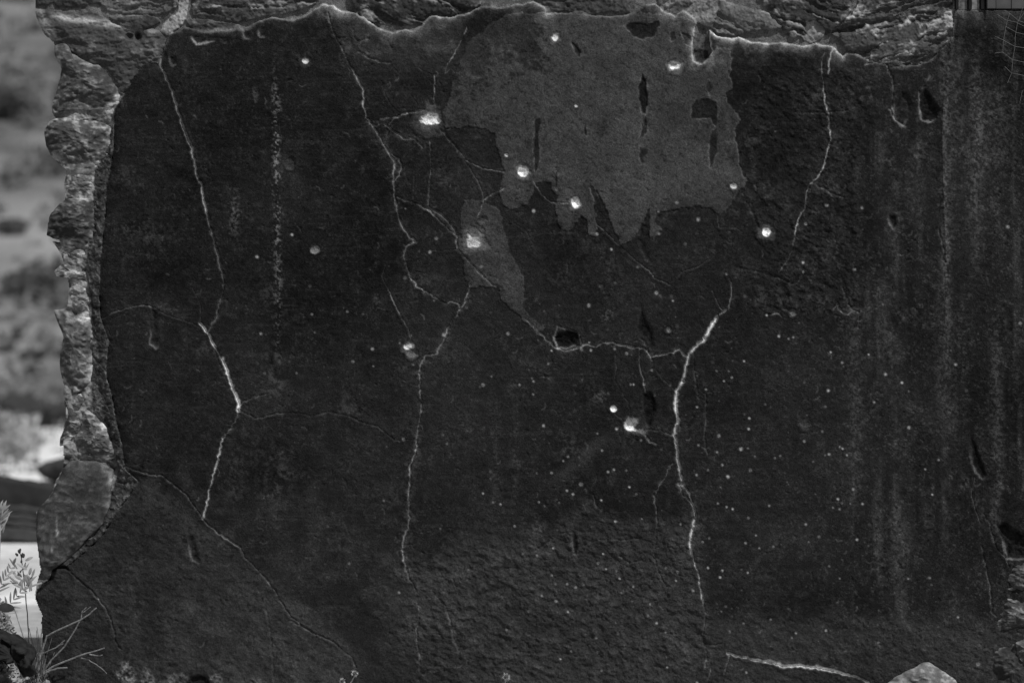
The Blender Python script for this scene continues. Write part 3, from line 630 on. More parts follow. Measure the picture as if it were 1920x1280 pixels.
ga = np.clip(.046 + .026 * n8 + .022 * n3 + .02 * n30, .010, .2) + .05 * sstep(.35, .7, n3 + .3 * n8)
sh = sh * (1 - m) + (-.005 + .006 * n8 + .003 * n3 - .016 * sstep(-2, -24, dP)) * m; sa = sa * (1 - m) + ga * m
LAB[m > .5] = newlab('broken_plaster_edge', None, 'dark gritty broken edge of the plaster layer')
# dark gap at the foot of the grey slab
GAP = [(64,1118),(74,1099),(93,1083),(97,1066),(110,1059),(124,1060),(134,1074),(122,1066),(108,1068),(102,1082),(92,1095),(76,1108)]
d = sdf(GAP, 10) + warp * .5; m = sstep(-.2, 1.6, d); pl_h = pl_h - m * .012; pl_a = pl_a * (1 - m) + .009 * m; sh = sh - .012 * m; sa = sa * (1 - m) + .009 * m

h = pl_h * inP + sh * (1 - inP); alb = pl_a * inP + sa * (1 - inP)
edge = np.exp(-(np.clip(dP, 0, 60) / 1.6) ** 2) * inP * (XX < 320) * (YY > 110); alb += edge * .012 * sstep(0, .5, n8)

# cracks
MAINC = {}
for i, (P, wd, c, dep, halo) in enumerate(CR):
    Pj = jag(P, .9 if wd < 2 else 1.6, 4.5, i)
    R = max(14, halo * 2.6)
    s, d = seg_local(Pj, R); far = d >= R - .6
    a30, a8, a3 = n30[s], n8[s], n3[s]
    d = np.maximum(d + a3 * .5, 0)
    ww = wd * .40 * (1 + .6 * a8 + .4 * a30)
    p = np.exp(-(d / np.maximum(ww, .62)) ** 2.4) * np.clip(wd / 1.9, .45, 1)
    p = np.where(far, 0, p)
    br = np.clip((1.0 if wd > 3 else .72) + (.6 if wd > 3 else .9) * a30 + .6 * a8, .08, 1.5)
    a = alb[s]
    if halo:      # crumbled margins
        q = np.where(far, 0, np.exp(-(d / (halo * 1.1)) ** 2)); a = a + q * .024 * sstep(-.2, .6, a8 + a3 * .6)
        h[s] -= q * .0016 * (1 + a8)
    a = np.maximum(a, a * (1 - p) + c * br * (1 + .25 * a3) * p)
    alb[s] = a; h[s] += .0010 * np.exp(-((d - ww - 2.5) / 2.5) ** 2) * (1 + a30) * (~far) - dep * .9 * p
    if wd >= 3.4:
        q = LAB[s]; q[(p > .5) & (dP[s] > -2)] = newlab('crack', 0); LAB[s] = q

# dark pits with the light on their lower-left lip painted in
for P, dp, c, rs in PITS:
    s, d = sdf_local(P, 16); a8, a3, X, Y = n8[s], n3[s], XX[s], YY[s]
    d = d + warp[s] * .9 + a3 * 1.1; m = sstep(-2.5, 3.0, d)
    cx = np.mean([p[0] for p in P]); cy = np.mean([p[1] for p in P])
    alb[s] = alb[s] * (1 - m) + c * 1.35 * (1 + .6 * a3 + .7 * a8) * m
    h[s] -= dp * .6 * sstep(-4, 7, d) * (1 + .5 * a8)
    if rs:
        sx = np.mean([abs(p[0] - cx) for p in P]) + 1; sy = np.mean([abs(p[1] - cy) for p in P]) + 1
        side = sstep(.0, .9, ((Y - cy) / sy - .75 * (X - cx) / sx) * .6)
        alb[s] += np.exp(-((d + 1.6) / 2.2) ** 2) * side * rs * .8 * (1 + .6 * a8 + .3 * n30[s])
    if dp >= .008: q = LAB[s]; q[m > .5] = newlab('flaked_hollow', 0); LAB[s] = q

# bullet holes
for (cx, cy, rx, ry, c, cr, rc) in HOLES:
    if rx < 1: continue
    s = win(cx - cr * 2, cx + cr * 2, cy - cr * 2, cy + cr * 2)
    x = XX[s] - cx; y = YY[s] - cy; wv = warp[s] * .07 + n8[s] * .10
    e = np.hypot(x / rx, y / ry) + (wv * 1.3 + n8[s] * .16 + n3[s] * .08) * (1 if rx > 4.5 else .4); r = np.hypot(x, y) / cr + wv * 1.6
    ring = sstep(1.15, .45, r)
    a = alb[s]; a = a * (1 - ring * .85) + (rc * 1.45 * (1 + .4 * n3[s] + .5 * n8[s])) * ring * .85
    m = sstep(1.12, .86, e); a = a * (1 - m) + c * np.clip(.92 + .35 * n8[s] + .18 * n3[s] + .22 * y / ry, .25, 1.12) * m
    alb[s] = a
    deep = .004 * min(1, cr / 18)
    h[s] -= deep * ring + m * .16 * min(rx, ry) * U * np.sqrt(np.clip(1 - e * e, 0, 1)) * 1.6
    h[s] += .0015 * np.exp(-((r - 1.05) / .15) ** 2)
    lb = newlab('bullet_hole', 0); q = LAB[s]; q[m > .5] = lb; LAB[s] = q
# shot pockmarks
rp = random.Random(3)
for (cx, cy, r0) in POCKS:
    s = win(cx - 9, cx + 9, cy - 9, cy + 9)
    r = np.hypot(XX[s] - cx, YY[s] - cy) / (r0 * 1.12)
    c = rp.choice((.06, .09, .13, .18, .22, .28, .36)); r = r * rp.uniform(1.0, 1.3) + n3[s] * .18; m = np.exp(-(r ** 3))
    a = alb[s]; a = np.maximum(a, a * (1 - m) + c * m)
    if rp.random() < .42: g = np.exp(-(np.hypot(XX[s] - cx + .4, YY[s] - cy - .5) / (r0 * .42)) ** 2); a = a * (1 - .7 * g)
    alb[s] = a; h[s] -= m * r0 * U * .25
    lb = newlab('pockmark', 0); q = LAB[s]; q[r < .95] = lb; LAB[s] = q
rq = np.random.default_rng(11)
for k in range(90):      # fainter ones
    cx = rq.uniform(980, 1720); cy = rq.uniform(560, 1230); r0 = rq.uniform(.9, 1.6)
    s = win(cx - 6, cx + 6, cy - 6, cy + 6); r = np.hypot(XX[s] - cx, YY[s] - cy) / r0; m = np.exp(-r ** 2)
    alb[s] += m * rq.uniform(.03, .10); h[s] -= m * .0015
for k in range(520):      # dust specks
    cx = rq.uniform(200, 1910); cy = rq.uniform(110, 1260); r0 = rq.uniform(.7, 1.3)
    s = win(cx - 5, cx + 5, cy - 5, cy + 5); r = np.hypot(XX[s] - cx, YY[s] - cy) / r0
    alb[s] += np.exp(-r ** 2) * rq.uniform(.015, .06)
alb = np.clip(alb, .006, .92)

# silhouette of the wall end
LEFTP = LEFT + [(2300,1400),(2300,-60)]
inW = inside(LEFTP, XX + n8 * 1.5, YY)
inW &= ~((XX > 1791) & (YY < 17.5))       # above the pier stand the boards
D = CAMD - h
V = np.stack([(XX - 960) * U * D / CAMD, -h, CZ + (640 - YY) * U * D / CAMD], -1).reshape(-1, 3)
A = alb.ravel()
idx = np.arange(NX * NY).reshape(NY, NX)
Q = np.stack([idx[:-1, :-1], idx[1:, :-1], idx[1:, 1:], idx[:-1, 1:]], -1)
keep = inW[:-1, :-1] & inW[1:, :-1] & inW[1:, 1:] & inW[:-1, 1:]
FL = LAB[:-1, :-1][keep]; Q = Q[keep]
order = np.argsort(FL, kind='stable'); FL = FL[order]; Q = Q[order]
ids, starts = np.unique(FL, return_index=True); starts = list(starts) + [len(FL)]

wall = empty('ruined_wall', (0, 0, 0))
tag(wall, 'dark cracked plaster wall of a ruin with bullet holes and a broken stone end', 'wall')
remap = np.full(NX * NY, -1, np.int64)
OB = {}
for k, lb in enumerate(ids):
    f = Q[starts[k]:starts[k + 1]]
    if len(f) < 2: continue
    vi = np.unique(f); remap[vi] = np.arange(len(vi))
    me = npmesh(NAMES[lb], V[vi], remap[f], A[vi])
    o = link(NAMES[lb], me, M_ST if NAMES[lb] in ('stone', 'mortar_bed') else M_PL)
    OB[lb] = o
    par, lab = EXTRA.get(lb, (None, None))
    o.parent = OB[0] if (par == 0 and lb != 0) else wall
    if lab: o['label'] = lab
# the body of the wall behind its face
def prism(name, P, y0, y1, mat, parent=None, alb=None):
    n = len(P)
    Vv = [((x - 960) * U, y0, CZ + (640 - y) * U) for x, y in P] + [((x - 960) * U, y1, CZ + (640 - y) * U) for x, y in P]
    F = [tuple(range(n))[::-1], tuple(range(n, 2 * n))] + [(k, (k + 1) % n, n + (k + 1) % n, n + k) for k in range(n)]
    me = bpy.data.meshes.new(name); me.from_pydata(Vv, [], F); me.update()
    if alb is not None:
        a = me.attributes.new('alb', 'FLOAT', 'POINT'); a.data.foreach_set('value', np.full(len(Vv), alb, np.float32))
    return link(name, me, mat, parent)
core = [(x + 9, y) for x, y in LEFT[1:-1:2]] + [(100,1390),(2180,1390),(2180,26),(1800,26),(1795,-50),(80,-50)]
prism('wall_core', core, .090, .46, M_ST, wall, .10)

# ------------------------------------------------------------------ stones
def rock(name, P, h0, bulge, c, seed, parent=None, depth=.25, amp=.012, pale=.0, dark_c=0.0, rings=34, N=150, power=2.6, rough=1.0):
    P = np.array(P, float); cx, cy = P.mean(0)
    # resample the outline with a little noise
    seg = np.roll(P, -1, 0) - P; L = np.hypot(seg[:, 0], seg[:, 1]); cum = np.concatenate([[0], np.cumsum(L)])
    t = np.linspace(0, cum[-1], N, endpoint=False); k = np.searchsorted(cum, t, 'right') - 1
    O = P[k] + seg[k] * ((t - cum[k]) / L[k])[:, None]
    O = (np.roll(O, 1, 0) + 2 * O + np.roll(O, -1, 0)) / 4
    j = fbm(O[:, 0], O[:, 1], 9, octv=2, seed=seed) * 1.6
    vec = O - [cx, cy]; O = O + vec / np.hypot(vec[:, 0], vec[:, 1])[:, None] * j[:, None]
    r = np.linspace(0, 1, rings)[1:] ** .8
    G = [cx, cy] + r[:, None, None] * (O - [cx, cy])[None]
    gx, gy = G[..., 0], G[..., 1]
    n1 = fbm(gx, gy, 30, 22, octv=5, seed=seed + 3); n2 = fbm(gx, gy, 8, 5, octv=3, seed=seed + 9)
    ridg = 1 - np.abs(fbm(gx + .5 * gy, gy - .4 * gx, 34, 14, octv=3, seed=seed + 15)) * 2
    hh = h0 + bulge * (1 - r[:, None] ** power) + amp * rough * (n1 * .9 + n2 * .40 + ridg * .30)
    al = c * (1 + .45 * n1 + .28 * n2) + pale * sstep(.35, .8, n2 * .6 + n1 * .3 + ridg * .5)
    rimq = sstep(.86, 1.0, r)[:, None]; al = al + sstep(.72, 1.0, r)[:, None] * pale * .9 * sstep(-.5, .5, n1 + n2) + pale * 1.3 * sstep(.62, 1.0, r)[:, None] * sstep(.25, .8, (gy - cy) / (np.ptp(P[:, 1]) * .5)) * sstep(-.4, .4, n2 + n1)  # pale mortar at the rim; bright undersides painted into the colour
    al = np.clip(al, .010, .8)
    if cx < 260: al = np.clip(al + crevice_glow(gx, gy, n2), .01, .8)
    D_ = CAMD - hh
    Vf = np.stack([(gx - 960) * U * D_ / CAMD, -hh, CZ + (640 - gy) * U * D_ / CAMD], -1)
    # rounded sides going back into the wall
    B = []
    for q, sc in ((.25, 1.0), (.6, .97), (1.0, .86)):
        hb = hh[-1] - depth * q
        gx2 = cx + (O[:, 0] - cx) * sc; gy2 = cy + (O[:, 1] - cy) * sc
        B.append(np.stack([(gx2 - 960) * U, -hb, CZ + (640 - gy2) * U], -1))
    ctr = np.array([[(cx - 960) * U * (CAMD - h0 - bulge) / CAMD, -(h0 + bulge + amp * rough * .2), CZ + (640 - cy) * U]])
    back = np.array([[(cx - 960) * U, -(h0 - depth), CZ + (640 - cy) * U]])
    allr = np.concatenate([Vf] + [b[None] for b in B], 0)
    nr = allr.shape[0]
    VV = np.concatenate([ctr, allr.reshape(-1, 3), back])
    F = []
    a = np.arange(N); b_ = (a + 1) % N
    for q in range(nr - 1):
        F.append(np.stack([1 + q * N + a, 1 + q * N + b_, 1 + (q + 1) * N + b_, 1 + (q + 1) * N + a], -1))
    F = np.concatenate(F)
    tri0 = np.stack([np.zeros(N, int), 1 + b_, 1 + a, 1 + a], -1)[:, :3]
    tri1 = np.stack([np.full(N, len(VV) - 1), 1 + (nr - 1) * N + a, 1 + (nr - 1) * N + b_], -1)
    me = bpy.data.meshes.new(name)
    faces = [tuple(x[::-1]) for x in F.tolist()] + [tuple(x[::-1]) for x in tri0.tolist()] + [tuple(x[::-1]) for x in tri1.tolist()]
    me.from_pydata(VV.tolist(), [], faces); me.update()
    me.polygons.foreach_set('use_smooth', np.ones(len(me.polygons), bool))
    alv = np.concatenate([[al[0].mean()], al.ravel(), np.full(3 * N, c), [c]]).astype(np.float32)
    at = me.attributes.new('alb', 'FLOAT', 'POINT'); at.data.foreach_set('value', alv)
    return link(name, me, M_ST, parent)

EDGE = [  # outline, front offset, bulge, colour, pale flecks
 ([(102,85),(118,80),(130,87),(133,100),(150,108),(168,120),(185,122),(200,135),(215,160),(228,182),(215,198),(195,203),(170,206),(125,205),(100,212),(97,200),(108,165),(116,130),(103,105)], -.035, .028, .045, .10),
 ([(83,245),(92,226),(106,222),(130,220),(160,225),(190,228),(212,240),(213,262),(207,298),(190,306),(176,317),(150,318),(120,316),(100,297),(86,275)], -.040, .035, .050, .14),
 ([(124,322),(150,320),(178,320),(182,340),(178,368),(150,372),(123,370),(121,345)], -.055, .022, .085, .22),
 ([(112,382),(128,372),(176,372),(178,410),(174,448),(163,458),(140,452),(100,447),(88,440),(89,420),(95,400)], -.040, .032, .030, .08),
 ([(98,452),(125,456),(145,462),(167,460),(160,503),(137,503),(121,494),(112,472)], -.060, .020, .10, .25),
 ([(102,508),(114,496),(130,496),(145,506),(161,510),(163,519),(140,524),(107,518)], -.045, .018, .055, .20),
 ([(130,526),(163,522),(171,555),(170,588),(142,590),(129,573)], -.058, .022, .13, .30),
 ([(100,582),(128,576),(142,592),(171,596),(177,640),(174,690),(165,733),(140,738),(119,720),(112,692),(113,660),(120,632),(108,604)], -.045, .026, .060, .12),
 ([(120,737),(164,738),(151,768),(155,798),(146,818),(128,828),(112,836),(113,820),(120,805),(122,780)], -.055, .024, .060, .18),
 ([(156,764),(180,778),(199,800),(211,830),(219,855),(205,862),(176,862),(150,850),(140,822),(154,792)], -.042, .026, .065, .14),
 ([(118,878),(132,864),(175,864),(195,869),(212,882),(207,920),(204,950),(190,985),(165,1008),(132,1045),(108,1060),(76,1063),(68,1000),(70,957),(100,922)], -.018, .014, .040, .04),
]
for i, (P, h0, bl, c, pale) in enumerate(EDGE):
    rock('stone', P, h0 + .014, bl * 1.25, c * 1.15, 3 * i + 1, wall, depth=.22, pale=pale, power=2.1 if i != 10 else 6, rough=1.0 if i != 10 else .45, amp=.013)
RUB = [([(1893,1058),(1910,1046),(1950,1044),(1960,1110),(1905,1122),(1882,1112),(1884,1078)], .0, .03, .055, .10),
       ([(1876,1142),(1886,1116),(1925,1120),(1960,1150),(1930,1176),(1900,1182),(1863,1192),(1870,1165)], .0, .035, .050, .12),
       ([(1858,1225),(1880,1205),(1915,1200),(1960,1220),(1960,1330),(1880,1330),(1850,1270)], .0, .04, .030, .05),
       ([(1905,1205),(1930,1195),(1960,1205),(1960,1260),(1925,1250),(1908,1230)], .03, .02, .070, .10)]
for i, (P, h0, bl, c, pale) in enumerate(RUB):
    rock('stone', P, h0 - .012, bl * .8, c, 40 + 3 * i, wall, depth=.12, pale=pale, power=2.0)

# ------------------------------------------------------------------ terrain behind and around
def thill(x, y):
    D = y + CAMD
    t = np.clip((D - 42) / 200, 0, 1)
    z = 0.23 * np.clip(D - 44, 0, None) * sstep(44, 60, D)
    z = z + fbm(x * 1.0, y * 1.0, 14, octv=4, seed=90) * (.25 + .8 * sstep(40, 90, D)) * sstep(11, 30, D) * .8
    z = z + fbm(x, y, 1.3, octv=3, seed=95) * .03
    z = z + .33 * sstep(-1.80, -1.93, x) * sstep(-4.5, -3.4, x) * sstep(-1.1, -.45, y) * (1 - sstep(-.05, .35, y))
    return z
gx = np.concatenate([np.linspace(-160, -12, 60), np.linspace(-11.8, -2.6, 60), np.linspace(-2.56, -1.5, 36), np.linspace(-1.4, 6, 50), np.linspace(7, 140, 50)])
gy = np.concatenate([np.linspace(-40, -3, 20), np.linspace(-2.8, -1.3, 12), np.linspace(-1.26, .6, 46), np.linspace(.7, 20, 110), np.linspace(20.5, 60, 70), np.linspace(62, 320, 110)])
GX, GY = np.meshgrid(gx, gy)
GZ = thill(GX, GY)
ii = np.arange(GX.size).reshape(GX.shape)
GF = np.stack([ii[:-1, :-1], ii[:-1, 1:], ii[1:, 1:], ii[1:, :-1]], -1).reshape(-1, 4)
pn = fbm(GX, GY, 9, octv=4, seed=100); pn2 = fbm(GX, GY, 2.2, octv=3, seed=104)
DD = GY + CAMD
ga = .60 + .26 * pn2 + .10 * pn
ga = np.where(DD > 44, .155 + .13 * pn + .10 * pn2, ga)
ga = np.where(DD < 12.2, .30 + .14 * pn2, ga)
M_GR = mat_attr('dry_ground', grain=.25, scale=9, bump=.5, bdist=.05)
tag(link('ground', npmesh('ground', np.stack([GX, GY, GZ], -1).reshape(-1, 3), GF, np.clip(ga, .05, .75)), M_GR), kind='structure')

def at(px, py, D):
    return Vector(((px - 960) * U * D / CAMD, D - CAMD, CZ + (640 - py) * U * D / CAMD))
def onhill(px, py):
    lo = 44
    for D in np.arange(12, 260, .5):
        p = at(px, py, D)
        if p.z < float(thill(np.array(p.x), np.array(p.y))): return p, D
    return p, D

# ------------------------------------------------------------------ bushes on the slope
def leafmat(name, v, tr=.0):
    m = mat_noise(name, v * .65, v * 1.35, 6.0, bump=0)
    return m
M_BD = leafmat('dark_scrub_leaves', .075); M_BP = leafmat('pale_scrub_leaves', .26); M_TW = mat_noise('scrub_twig', .05, .09, 30)
M_LF = mat_noise('pale_feathery_leaf', .20, .32, 40, bump=0); M_DK = mat_noise('dark_leaf', .022, .034, 60)
def leaves(C, R, n, size, r):
    V = []; F = []
    for k in range(n):
        while True:
            p = Vector((r.uniform(-1, 1), r.uniform(-1, 1), r.uniform(-.9, 1)))
            if p.length < 1 and p.length > .25: break
        lump = 1 + .25 * math.sin(p.x * 5 + C.x) * math.cos(p.z * 4 + C.y)
        c = Vector((C.x + p.x * R[0] * lump, C.y + p.y * R[1] * lump, C.z + p.z * R[2] * lump))
        a = Vector((r.gauss(0, 1), r.gauss(0, 1), r.gauss(0, 1))).normalized(); b = a.orthogonal().normalized()
        s = size * r.uniform(.6, 1.4); i = len(V)
        V += [c - a * s, c + b * s * .5, c + a * s, c - b * s * .5]; F.append((i, i + 1, i + 2, i + 3))
    return V, F
def bush(px, py, wpx, hpx, mat, label, seed, D=None, group='scrub bushes on the slope behind the wall'):
    r = random.Random(seed)
    if D is None:
        p, D = onhill(px, py + hpx / 2)
    s = U * D / CAMD; base = at(px, py + hpx / 2, D)
    t = empty('scrub_bush', base); bpy.context.view_layer.update()
    C = base + Vector((0, 0, hpx * s * .5))
    V, F = leaves(C, (wpx * s * .5, wpx * s * .4, hpx * s * .5), 700, .055 * max(wpx, hpx) * s, r)
    me = bpy.data.meshes.new('foliage'); me.from_pydata([tuple(v - base) for v in V], [], F); me.update()
    f = link('foliage', me, mat); f.parent = t
    tube('stem', [(0, 0, -.1), (r.uniform(-.05, .05) * wpx * s, 0, hpx * s * .6)], .02 * wpx * s + .006, M_TW, t)
    tag(t, label, 'bush', group)
    return t

def tube(name, pts, rad, mat, parent=None, sides=6, taper=.5):
    pts = [Vector(p) for p in pts]; V = []; F = []
    n = len(pts)
    for i, p in enumerate(pts):
        d = (pts[min(i + 1, n - 1)] - pts[max(i - 1, 0)]).normalized()
        a = d.orthogonal().normalized(); b = d.cross(a)
        rr = rad * (1 - (1 - taper) * i / max(1, n - 1))
        for k in range(sides):
            g = 2 * math.pi * k / sides; V.append(tuple(p + a * math.cos(g) * rr + b * math.sin(g) * rr))
    for i in range(n - 1):
        for k in range(sides):
            F.append((i * sides + k, i * sides + (k + 1) % sides, (i + 1) * sides + (k + 1) % sides, (i + 1) * sides + k))
    F.append(tuple(range(sides))[::-1]); F.append(tuple(range((n - 1) * sides, n * sides)))
    me = bpy.data.meshes.new(name); me.from_pydata(V, [], F); me.update()
    o = link(name, me, mat)
    if parent: o.parent = parent
    return o

for i, (px, py, wx, hy) in enumerate([(22,192,120,66),(112,292,56,56),(60,528,120,62),(112,508,46,52),(20,425,70,34),(112,180,26,60),(55,668,62,24),(12,652,40,18),(70,692,46,18),(88,640,40,16),(15,600,46,22),(50,742,30,14),(8,700,36,16),(24,-10,80,30),(96,420,40,24),(25,335,40,20)]):
    bush(px, py, wx, hy, M_BD, ('wide dark scrub bush' if wx > 100 else 'low flat dark scrub bush' if hy < 26 else 'rounded dark scrub bush') + ' on the pale slope behind the wall', 10 + i)
for i, (px, py, wx, hy, D) in enumerate([(28,842,84,90,25.5),(4,800,44,70,27),(58,820,40,52,28)]):
    bush(px, py, wx, hy, M_BP, 'pale leafy bush on the white sand behind the timber beam', 60 + i, D, 'pale bushes on the sand')

V = []; F = []; r = random.Random(77)
for k in range(420):
    D = 45 + 130 * r.random() ** 1.3; px = r.uniform(-120, 200)
    x = (px - 960) * U * D / CAMD; y = D - CAMD; z = float(thill(np.array(x), np.array(y))); R0 = r.uniform(.12, .5) * (.5 + D / 110)
    v, f = leaves(Vector((x, y, z + R0 * .3)), (R0 * 1.6, R0, R0 * .6), 34, R0 * .3, r)
    b0 = len(V); V += [tuple(q) for q in v]; F += [tuple(b0 + i for i in q) for q in f]
for k in range(90):
    D = r.uniform(17.5, 43); px = r.uniform(-120, 200)
    x = (px - 960) * U * D / CAMD; y = D - CAMD; z = float(thill(np.array(x), np.array(y))); R0 = r.uniform(.03, .13) * D / 22
    v, f = leaves(Vector((x, y, z + R0 * .3)), (R0 * 1.8, R0, R0 * .7), 30, R0 * .32, r)
    b0 = len(V); V += [tuple(q) for q in v]; F += [tuple(b0 + i for i in q) for q in f]
me = bpy.data.meshes.new('hillside_scrub'); me.from_pydata(V, [], F); me.update()
tag(link('hillside_scrub', me, mat_noise('mixed_scrub', .05, .20, .8, bump=0)), 'mottled low scrub and stones covering the sand and the far slope', 'scrub', kind='stuff')
# boulders behind
M_RK = mat_noise('dark_rock', .020, .05, 3.5, bump=.6, bdist=.05)
def boulder(name, P, D, thick, mat, label, cat, seed, jag_=.10):
    s = U * D / CAMD; y = D - CAMD
    P = np.array(P, float); c = P.mean(0); N = len(P) * 5
    seg = np.roll(P, -1, 0) - P; L = np.hypot(seg[:, 0], seg[:, 1]); cum = np.concatenate([[0], np.cumsum(L)])
    t = np.linspace(0, cum[-1], N, endpoint=False); k = np.searchsorted(cum, t, 'right') - 1
    O = P[k] + seg[k] * ((t - cum[k]) / L[k])[:, None]; O = (np.roll(O, 1, 0) + 2 * O + np.roll(O, -1, 0)) / 4
    V = []; rings = 18
    for q in range(rings + 1):
        ph = math.pi * q / rings; sc = math.sin(ph) ** .45 if 0 < q < rings else .02; dy = -math.cos(ph) * thick
        for m, o in enumerate(O):
            x = c[0] + (o[0] - c[0]) * sc; z = c[1] + (o[1] - c[1]) * sc
            nn = float(fbm(np.array(x * .8 + dy * 30), np.array(z * .8), 14, octv=3, seed=seed)) * jag_ * thick
            sq = 1 + jag_ * .35 * float(fbm(np.array(m * 3.0 + seed), np.array(q * 2.0), 7, octv=2, seed=seed)) if 0 < q < rings else 1; x = c[0] + (x - c[0]) * sq; z = c[1] + (z - c[1]) * sq
            V.append(((x - 960) * s, y + thick + dy + nn, CZ + (640 - z) * s))
    F = [(q * N + m, q * N + (m + 1) % N, (q + 1) * N + (m + 1) % N, (q + 1) * N + m) for q in range(rings) for m in range(N)]
    F = F + [tuple(range(N))[::-1], tuple(range(rings * N, (rings + 1) * N))]
    me = bpy.data.meshes.new(name); me.from_pydata(V, [], F); me.update()
    me.polygons.foreach_set('use_smooth', np.ones(len(me.polygons), bool))
    return tag(link(name, me, mat), label, cat)
boulder('boulder', [(52,804),(62,778),(78,760),(110,752),(160,752),(180,780),(182,812),(120,808)], 38, .9, M_RK, 'dark angular boulder at the back edge of the white sand', 'boulder', 5)
boulder('boulder', [(-30,775),(-10,742),(20,738),(42,752),(58,775),(40,784),(0,784)], 43, 1.0, M_RK, 'low dark boulder at the foot of the slope', 'boulder', 8)
boulder('boulder', [(50,880),(70,869),(100,861),(150,858),(180,880),(180,910),(110,905),(70,902)], 21.5, .5, M_RK, 'flat dark boulder just behind the timber beam', 'boulder', 11)

# timber beam with boards, lying behind the wall
beam = empty('timber_beam', at(60, 1008, 16)); bpy.context.view_layer.update()
tag(beam, 'weathered dark timber beam of stacked boards lying behind the wall end', 'timber')
M_TB = mat_noise('weathered_timber', .020, .034, 9, bump=.4, bdist=.01); M_TB2 = mat_noise('grey_timber', .034, .060, 9, bump=.4, bdist=.01)
def board(name, ya0, yb0, ya1, yb1, dy, mat):
    """edges at px x=-250 (0) and x=330 (1)"""
    D = 16 + dy; P = []
    s = U * D / CAMD
    V = []
    nn = 40
    for k in range(nn + 1):
        t = k / nn; px = -250 + 580 * t
        top = ya0 + (ya1 - ya0) * t + 1.2 * math.sin(k * 2.1) + .8 * math.sin(k * 5.3); bot = yb0 + (yb1 - yb0) * t + 1.0 * math.sin(k * 3.1)
        for (pp, off) in ((top, .010), (top + 2, 0), (bot - 2, 0), (bot, .010), (bot, .30), (top, .30)):
            V.append(((px - 960) * s, D - CAMD + off, CZ + (640 - pp) * s))
    F = [(k * 6 + m, k * 6 + (m + 1) % 6, (k + 1) * 6 + (m + 1) % 6, (k + 1) * 6 + m) for k in range(nn) for m in range(6)]
    F += [tuple(range(6))[::-1], tuple(range(nn * 6, nn * 6 + 6))]
    me = bpy.data.meshes.new(name); me.from_pydata([tuple(Vector(v) - beam.location) for v in V], [], F); me.update()
    o = link(name, me, mat); o.parent = beam
board('board', 853, 938, 957, 972, .00, M_TB)
for k, (a, b) in enumerate([(941, 955), (957, 968), (970, 981), (983, 1006)]):
    board('board', a - 28, b - 28, a + 44, b + 44, -.05 - .03 * k, M_TB2)

# ------------------------------------------------------------------ plants at the foot of the wall end
def at_h(px, py, hh): return Vector(world(px, py, hh))
M_PT = mat_noise('pale_dry_twig', .13, .22, 80); M_DS = mat_noise('dark_stem', .030, .05, 80); M_TH = mat_noise('thistle_bristle', .25, .5, 90)
def plant(label, cat, name, px, py, hh):
    t = empty(name, at_h(px, py, hh)); bpy.context.view_layer.update(); tag(t, label, cat); return t
def ptube(t, name, pts, hh, rad, mat, taper=.5, r=None, dh=.0):
    P = []
    for i, (a, b) in enumerate(pts):
        P.append(at_h(a, b, hh + dh * i) - t.location)
    # smooth
    Q = []
    for i in range(len(P) - 1):
        for u in (0, .33, .66): Q.append(P[i].lerp(P[i + 1], u) + (Vector((random.uniform(-1, 1), random.uniform(-1, 1), random.uniform(-1, 1))) * .0012 if i + u > 0 else Vector()))
    Q.append(P[-1])
    return tube(name, Q, rad, mat, t, 6, taper)
tw = plant('dry branching twig plant with pale bare shoots at the wall end', 'plant', 'twig_plant', 72, 1282, .10)
for pts, rd in [([(70,1280),(76,1225),(88,1192),(110,1180),(150,1162),(168,1150),(181,1139)], .0042), ([(80,1262),(95,1238),(120,1212),(140,1182),(152,1160),(153,1147),(162,1138)], .0034), ([(152,1150),(160,1145),(170,1137)], .0022),
                ([(62,1228),(85,1222),(105,1213),(121,1200)], .0030), ([(108,1211),(118,1206)], .003), ([(80,1262),(98,1249),(130,1236),(160,1225),(196,1214)], .0042), ([(152,1233),(165,1236),(180,1245),(192,1254),(200,1262)], .0026),
                ([(168,1226),(180,1229),(192,1227)], .0034), ([(72,1270),(90,1258),(108,1252),(126,1251)], .0044), ([(62,1270),(70,1240),(73,1222)], .003)]:
    ptube(tw, 'twig', pts, .10, rd, M_PT, .55, dh=.006)
for k in range(26):
    a = random.uniform(-.9, .8); L = random.uniform(40, 110); x0 = 62 + random.uniform(-14, 22)
    pts = [(x0, 1284), (x0 + a * L * .3, 1284 - L * .5), (x0 + a * L * .6 + random.uniform(-6, 6), 1284 - L)]
    ptube(tw, 'stem', pts, .08 + random.uniform(-.04, .05), random.uniform(.0010, .0020), M_DS if k % 3 else M_PT, .6)
fs = plant('thin dark flower stalk with a small budded head beside the wall end', 'plant', 'flower_stalk', 56, 1284, .14)
ptube(fs, 'stem', [(57,1282),(55,1210),(51,1150),(46,1090),(40,1045),(37,1035)], .14, .0026, M_DS, .7)
for (a, b, r_) in [(36,1033,3.0),(43,1041,3.6),(32,1040,2.2),(38,1030,2.0),(40,1052,2.0),(30,1038,1.6)]:
    me = bpy.data.meshes.new('bud'); import bmesh
    bm = bmesh.new(); bmesh.ops.create_icosphere(bm, subdivisions=2, radius=r_ * U)
    for v in bm.verts: v.co *= 1 + random.uniform(-.2, .2); v.co.z *= 1.3
    bm.to_mesh(me); bm.free(); o = link('bud', me, M_DS); o.parent = fs; o.location = at_h(a, b, .14) - fs.location
